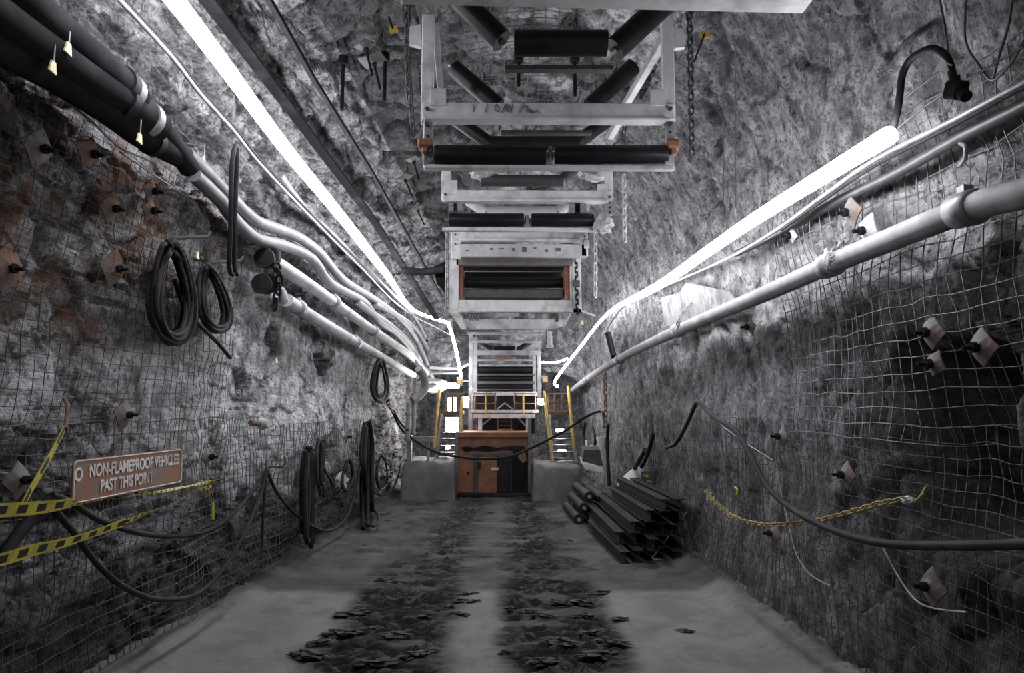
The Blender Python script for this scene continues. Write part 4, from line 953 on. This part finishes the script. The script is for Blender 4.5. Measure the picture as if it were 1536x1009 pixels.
c = W(1452,300,.25); b = MB(); b.tube(smooth_path([W(1440,215,.1), W(1448,220,.22), W(1448,236,.2), W(1440,248,.12)], 5), .01, 6); tag(b.build('wire_hook', M['galv']), 'pale wire hook above the thick pipe near the right edge', 'hook')
b = MB(); b.prism([W(x, y, .10) for x, y in ((993,447),(1020,439),(1031,424),(1062,430),(1096,437),(1108,452),(1060,470),(1030,484),(1014,494),(999,486))], (-.015,0,0)); tag(b.build('torn_sheet', M['sheet']), 'torn white sheet on the right wall above the thick pipe', 'sheet')
wtube('draped_hose', [(1000,671),(1014,664),(1027,642),(1038,618),(1045,603),(1052,606),(1068,622),(1098,641),(1112,658),(1132,695),(1150,728),(1180,757),(1225,784),(1280,805),(1340,816),(1420,818),(1490,817),(1600,812)], .024, 'cable', 'dark hose draped from a high hook down along the right wall to the right edge', 'hose', .32, n=9)
wtube('lashing_wire', [(1165,702),(1172,740),(1186,800),(1195,832),(1212,858),(1232,872),(1246,878)], .005, 'galv', 'thin pale wire hanging below the yellow chain', 'wire', .15, n=5)
wtube('lashing_wire', [(1324,820),(1345,860),(1372,898),(1400,912),(1450,918)], .006, 'galv', 'thin pale wire hanging low on the dark right wall', 'wire', .15, n=5)
wtube('lashing_wire', [(1085,640),(1120,665),(1160,690)], .006, 'galv', 'thin wire crossing above the yellow chain', 'wire', .12, n=5)
chain([W(x, y, .3) for x, y in ((1092,770),(1115,781),(1150,787),(1190,785),(1230,780),(1275,768),(1318,755),(1358,748))], 'yellow plastic chain strung along the right wall', 'chain_y', wr=.006, wd=.015, pitch=.06)
chain([W(1058,735,.2), W(1075,755,.25), W(1090,768,.3)], 'upper left end of the yellow chain, slack links', 'chain_y', wr=.005, wd=.02, pitch=.07)
chain([W(1370,756,.26), W(1378,748,.24), W(1387,732,.18)], 'right end of the yellow chain hooked to the mesh', 'chain_y', wr=.005, wd=.014, pitch=.05)
c = W(1362,750,.28); lump(c, .035, 'white', 'tied_rag', 'pale rag knotted at the right end of the yellow chain', 'rag', seed=21)
wtube('cord_end', [(1102,730),(1106,734),(1105,742)], .008, 'tape_y', 'bit of yellow cord on the right wall above the chain', 'cord', .14)

# stacked rollers and beams by the right wall
def hbeam(a, c, s, label, grp):
    a, c = Vector(a), Vector(c); b = MB(); d = (c-a).normalized(); up = Vector((0,0,1)); b.beam(a, c, .015, s)
    b.beam(a+up*s/2, c+up*s/2, s*.9, .014); b.beam(a-up*s/2, c-up*s/2, s*.9, .014); return tag(b.build('steel_girder', M['rubber']), label, 'steel beam', grp)
GB = 'black steel beams stacked by the right wall'
rows = ['bottom', 'second', 'third', 'fourth', 'top']
cols = ['outermost towards the roadway', 'second from the roadway', 'nearest the wall']
RB = random.Random(4)
for i in range(5):
    for j in range((2, 3, 4, 5, 5)[i]):
        x = 1.47+i*.165+RB.uniform(-.03,.03); y0 = 8.25+RB.uniform(0,.5)-.02*i; yw = RB.uniform(-.12,.02); z = .1+j*.158
        hbeam((x, y0, z), (x+yw-.05, y0+2.5+RB.uniform(-.3,.3), z+RB.uniform(0,.02)), .135, 'black steel beam, %s layer of stack by right wall, %s row from roadway' % (rows[j], ['first','second','third','fourth','fifth'][i]), GB)
GR = 'spare black rollers stacked behind the steel beams'
for j in range(3):
    for i in range(4-j):
        x = 1.2+i*.2+j*.1; y0 = 11.1+.1*((i+j) % 3); z = .1+j*.17
        root = thing('spare_roller', (x, y0, z-.085), 'spare black roller with pale shaft end, %s layer of the pile, %s from roadway' % (rows[j], ['first', 'second', 'third', 'fourth'][i]), 'roller', GR)
        b = MB(); b.cyl((x, y0, z), (x-.06, y0+1.5, z), .083, 18); b.build('shell', M['rubber'], root)
        b = MB(); b.cyl((x, y0-.05, z), (x, y0+.02, z), .03, 10); b.build('shaft_end', M['galv'], root)
# loose bars at the left of the pile
for i, (a, c, lab) in enumerate(((P(868,738,13.4), P(892,762,12.2), 'loose pale bar at the left end of the roller pile'), (P(862,746,13.2), P(884,768,12.2), 'second loose bar at the left end of the roller pile'), (P(874,726,13.6), P(902,744,12.6), 'dark loose bar lying on the roller pile'))):
    b = MB(); b.beam(a, c, .05, .05); tag(b.build('steel_bar', M['galv'] if i < 2 else M['rubber']), lab, 'bar')
pb = thing('cardboard_sheet', P(982,740,10.4), 'dark board with yellow marks standing behind the stacked beams', 'board')
b = MB(); b.prism([P(962,707,10.4), P(1003,705,10.4), P(1003,748,10.4), P(962,748,10.4)], (0,.03,0)); b.build('board', M['steel_dark'], pb)
b = MB(); b.prism([P(965,711,10.38), P(973,712,10.38), P(972,716,10.38), P(965,714,10.38)], (0,.012,0)); b.prism([P(970,719,10.38), P(979,722,10.38), P(977,724,10.38), P(970,721,10.38)], (0,.012,0)); b.build('yellow_mark', M['yellow'], pb)
b = MB(); rb(b, 977,743,984,752, 10.2, .06); tag(b.build('white_block', M['white']), 'small white block in front of the board by the beams', 'block')
lump(P(1006,742,10.0), (.08,.06,.12), 'orange', 'rusty_fitting', 'small orange rusty fitting right of the dark board', 'fitting', seed=30)
fb = thing('white_funnel', P(950,740,10.9), 'white cone-shaped bag lying against the wall behind the beams', 'bag')
b = MB(); b.tube([P(960,700,10.9), P(957,706,10.9), P(946,728,10.8), P(943,736,10.8)], [.05,.09,.2,.21], 16); b.build('cone', M['white'], fb)
b = MB(); q = P(955,731,10.55); b.cyl(q, q-Vector((0,.02,0)), .03, 10); b.build('dark_spot', M['black'], fb)
wtube('black_hose', [(980,648),(977,662),(970,684),(962,700)], .03, 'rubber', 'thick black hose rising from the white bag to a wall hook', 'hose', .2)
wtube('black_hose', [(968,674),(960,688),(952,702)], .035, 'rubber', 'short thick black hose beside the longer one above the white bag', 'hose', .22)
wtube('black_hose', [(928,688),(934,697),(944,701),(955,700)], .012, 'rubber', 'thin black hose curling into the top of the white bag', 'hose', .2)
br = thing('broom', FL(985,842), 'thin-handled scraper leaning at the end of the steel beams', 'broom')
a, c = FL(977,838,.03), P(1030,768,8.5); b = MB(); b.cyl(a, c, .011, 8); b.build('handle', M['galv'], br)
b = MB(); b.beam(a+Vector((-.07,.02,0)), a+Vector((.12,-.05,0)), .05, .025); b.build('head', M['galv'], br)
# odds and ends on the far right wall
sc_ = thing('grey_scoop', P(888,700,13.2), 'grey metal scoop hanging on the far right wall', 'scoop'); b = MB(); b.prism([P(872,694,13.2), P(905,703,13.2), P(903,708,13.2), P(878,704,13.2)], (0,.3,.1)); b.build('lip', M['steel'], sc_); b = MB(); b.prism([P(876,674,13.3), P(900,674,13.3), P(905,702,13.3), P(873,693,13.3)], (0,.3,.05)); b.build('body', M['steel_dark'], sc_)
bk = thing('grey_bucket', W(903,672,.2), 'small grey bucket hanging on the far right wall', 'bucket'); b = MB(); c = W(903,664,.25); b.tube([c+Vector((0,0,-.12)), c+Vector((0,0,.12))], [.09,.12], 16); b.build('body', M['steel'], bk); b = MB(); b.tube(smooth_path([c+Vector((0,-.11,.11)), c+Vector((0,0,.24)), c+Vector((0,.11,.11))], 5), .008, 5); b.build('bail', M['galv'], bk)
for pts, lab in (([(878,634),(876,655),(880,676)], 'black cable hanging on the far right wall, left one'), ([(888,640),(893,662),(884,690)], 'black cable hanging on the far right wall, middle one'), ([(912,636),(911,670),(914,728)], 'black cable hanging on the far right wall, long right one')):
    wtube('hanging_cable', pts, .035, 'rubber', lab, 'cable', .2)
b = MB(); b.beam(W(880,660,.25), W(880,670,.25), .05, .05); tag(b.build('white_bottle', M['white']), 'small white bottle shape hanging on the far right wall', 'bottle')
lump(W(888,670,.3), .07, 'white', 'tied_rag', 'white rag tied below the small bucket on the far right wall', 'rag', seed=31)
wtube('black_cable', [(912,500),(917,520),(921,535)], .06, 'rubber', 'short black bundle hanging on the right wall above the pipe', 'cable', .2)

# ------------------------------------------------------------------ wire mesh pinned to the rock
def mesh_sheet(u0, u1, y0, y1, sp, r, mat, label, off=.065, seed=0, drop=.0):
    ny = max(4, int((y1-y0)/sp)); Ys = np.linspace(y0, y1, ny*1+1)
    L = 0; us_f = np.linspace(u0, u1, 200); pr = np.array([arch_at(u, (y0+y1)/2) for u in us_f]); ds = np.concatenate([[0], np.cumsum(np.hypot(*np.diff(pr, axis=0).T))])
    nn = max(4, int(ds[-1]/sp)); us = np.interp(np.linspace(0, ds[-1], nn+1), ds, us_f)
    G = np.array([[(*arch_at(u, y), y) for u in us] for y in (y0, y1)]); t = ((Ys-y0)/(y1-y0))[:,None,None]
    g = G[0][None]*(1-t)+G[1][None]*t; p = np.stack([g[:,:,0], g[:,:,2], g[:,:,1]], 2)
    du = np.gradient(p, axis=1); n = np.stack([-du[:,:,2], 0*du[:,:,0], du[:,:,0]], 2); n /= np.linalg.norm(n, axis=2, keepdims=True)
    vec = np.array([0,0,2.0])-p; vec[:,:,1] = 0; n *= np.sign((n*vec).sum(2, keepdims=True))
    fl = p.reshape(-1, 3); d = off-.02+(fbm(fl*1.2, 3, 90+seed)-.5)*.3
    p = p+n*d.reshape(p.shape[:2])[:,:,None]; p = p+((np.stack([fbm(fl*5, 2, 95+k) for k in range(3)], 1)-.5)*.05).reshape(p.shape)
    b = MB()
    def poly(q, k):
        T = np.gradient(q, axis=0); N = len(q); a = np.tile(np.array([1.,0,0]) if abs(T[0][0]) < .5*np.linalg.norm(T[0]) else np.array([0,0,1.]), (N, 1)); T = T/np.linalg.norm(T, axis=1, keepdims=True)
        a = a-T*(a*T).sum(1, keepdims=True); a /= np.linalg.norm(a, axis=1, keepdims=True); c = np.cross(T, a)
        ring = np.stack([q+r*(a*math.cos(m)+c*math.sin(m)) for m in (0, 2.094, 4.189)], 1).reshape(-1, 3)
        b0 = len(b.v); b.v += [tuple(v) for v in ring]
        for i in range(N-1):
            for m in range(3):
                b.f.append((b0+i*3+m, b0+i*3+(m+1) % 3, b0+(i+1)*3+(m+1) % 3, b0+(i+1)*3+m)); b.m.append(0); b.sm.append(True)
    for i in range(p.shape[0]): poly(p[i], i)
    for j in range(p.shape[1]): poly(p[:,j], j)
    o = b.build('wire_mesh', M[mat]); return tag(o, label, 'wire mesh')
mesh_sheet(.3, 1.9, 3.2, 7.6, .085, .0035, 'wire', 'sheet of wire mesh on the lower left wall behind the tape and sign', seed=1)
mesh_sheet(.3, 1.8, 7.5, 13.5, .1, .0045, 'wire', 'sheet of wire mesh on the lower left wall behind the hanging cable bundles', seed=2)
mesh_sheet(1.8, 4.2, 3.0, 6.6, .1, .0025, 'wire_rusty', 'rusty wire mesh on the upper left wall around the bolt plates', seed=3)
mesh_sheet(NP-1-1.9, NP-1.35, 3.0, 6.9, .085, .003, 'wire_dark', 'sheet of wire mesh on the lower right wall behind the yellow chain', seed=4)
mesh_sheet(NP-1-1.9, NP-1.35, 6.8, 11.0, .1, .0035, 'wire_dark', 'sheet of wire mesh on the lower right wall behind the stacked beams', seed=5)
mesh_sheet(NP-1-4.0, NP-1-1.8, 2.4, 5.6, .1, .004, 'wire', 'pale wire mesh on the right wall around the near end of the light strip', seed=6)
mesh_sheet(IL+1.2, IR-1.6, 5.5, 8.0, .12, .004, 'wire', 'wire mesh on the roof above the nearest frame', seed=7)

# ------------------------------------------------------------------ mud clods
GC = 'dark mud clods on the roadway'
base = None; R = random.Random(5)
src = [lump((0,0,-5), (.1,.045,.022), 'clod', 'mud_clod', 'dark mud clod lying on the churned wheel tracks', 'mud clod', GC, seed=40+k) for k in range(4)]
spots = [(595,876,1.6),(575,872,1.3),(700,892,1.2),(710,903,.9),(690,902,1),(668,912,1),(690,922,1.1),(523,925,1.8),(545,918,1.2),(508,952,1.8),(553,945,1.2),(765,914,.8),(792,918,1),(812,925,1.2),(778,855,1),(790,853,.8),(632,848,1),(628,846,.7),(548,820,1),(556,818,.8),(900,890,1.3),(915,965,1.6),(885,950,1.2),(870,905,1.4),(840,880,1.3),(828,842,1.1),(855,812,1.2),(842,800,1.1),(1030,948,.8),(460,985,1.8),(480,965,1.2),(640,925,1.2),(598,955,1.5),(620,985,1.5),(560,995,1.7),(930,930,1.0),(905,845,1),(760,980,.9),(820,790,1),(702,778,.9),(660,800,.9),(735,770,.8),(670,845,.8),(650,870,1.1),(860,850,1.2),(835,905,1.4),(880,925,1.3),(900,985,1.8),(845,965,1.6),(815,995,1.5)]
for i, (x, y, s) in enumerate(spots):
    o = src[i] if i < 4 else src[i % 4].copy()
    if i >= 4: COL.objects.link(o)
    q = FL(x, y); o.location = (q.x, q.y, .012); o.rotation_euler = (0, 0, R.uniform(-.5, .5)); o.scale = (s*.75, s*.7, s*.6)


# ------------------------------------------------------------------ world: faint fill added to lift the dark tones, as if from the mine behind
w = bpy.data.worlds.new('world'); bpy.context.scene.world = w; w.use_nodes = True
w.node_tree.nodes['Background'].inputs[0].default_value = (.5,.47,.53,1); w.node_tree.nodes['Background'].inputs[1].default_value = .22
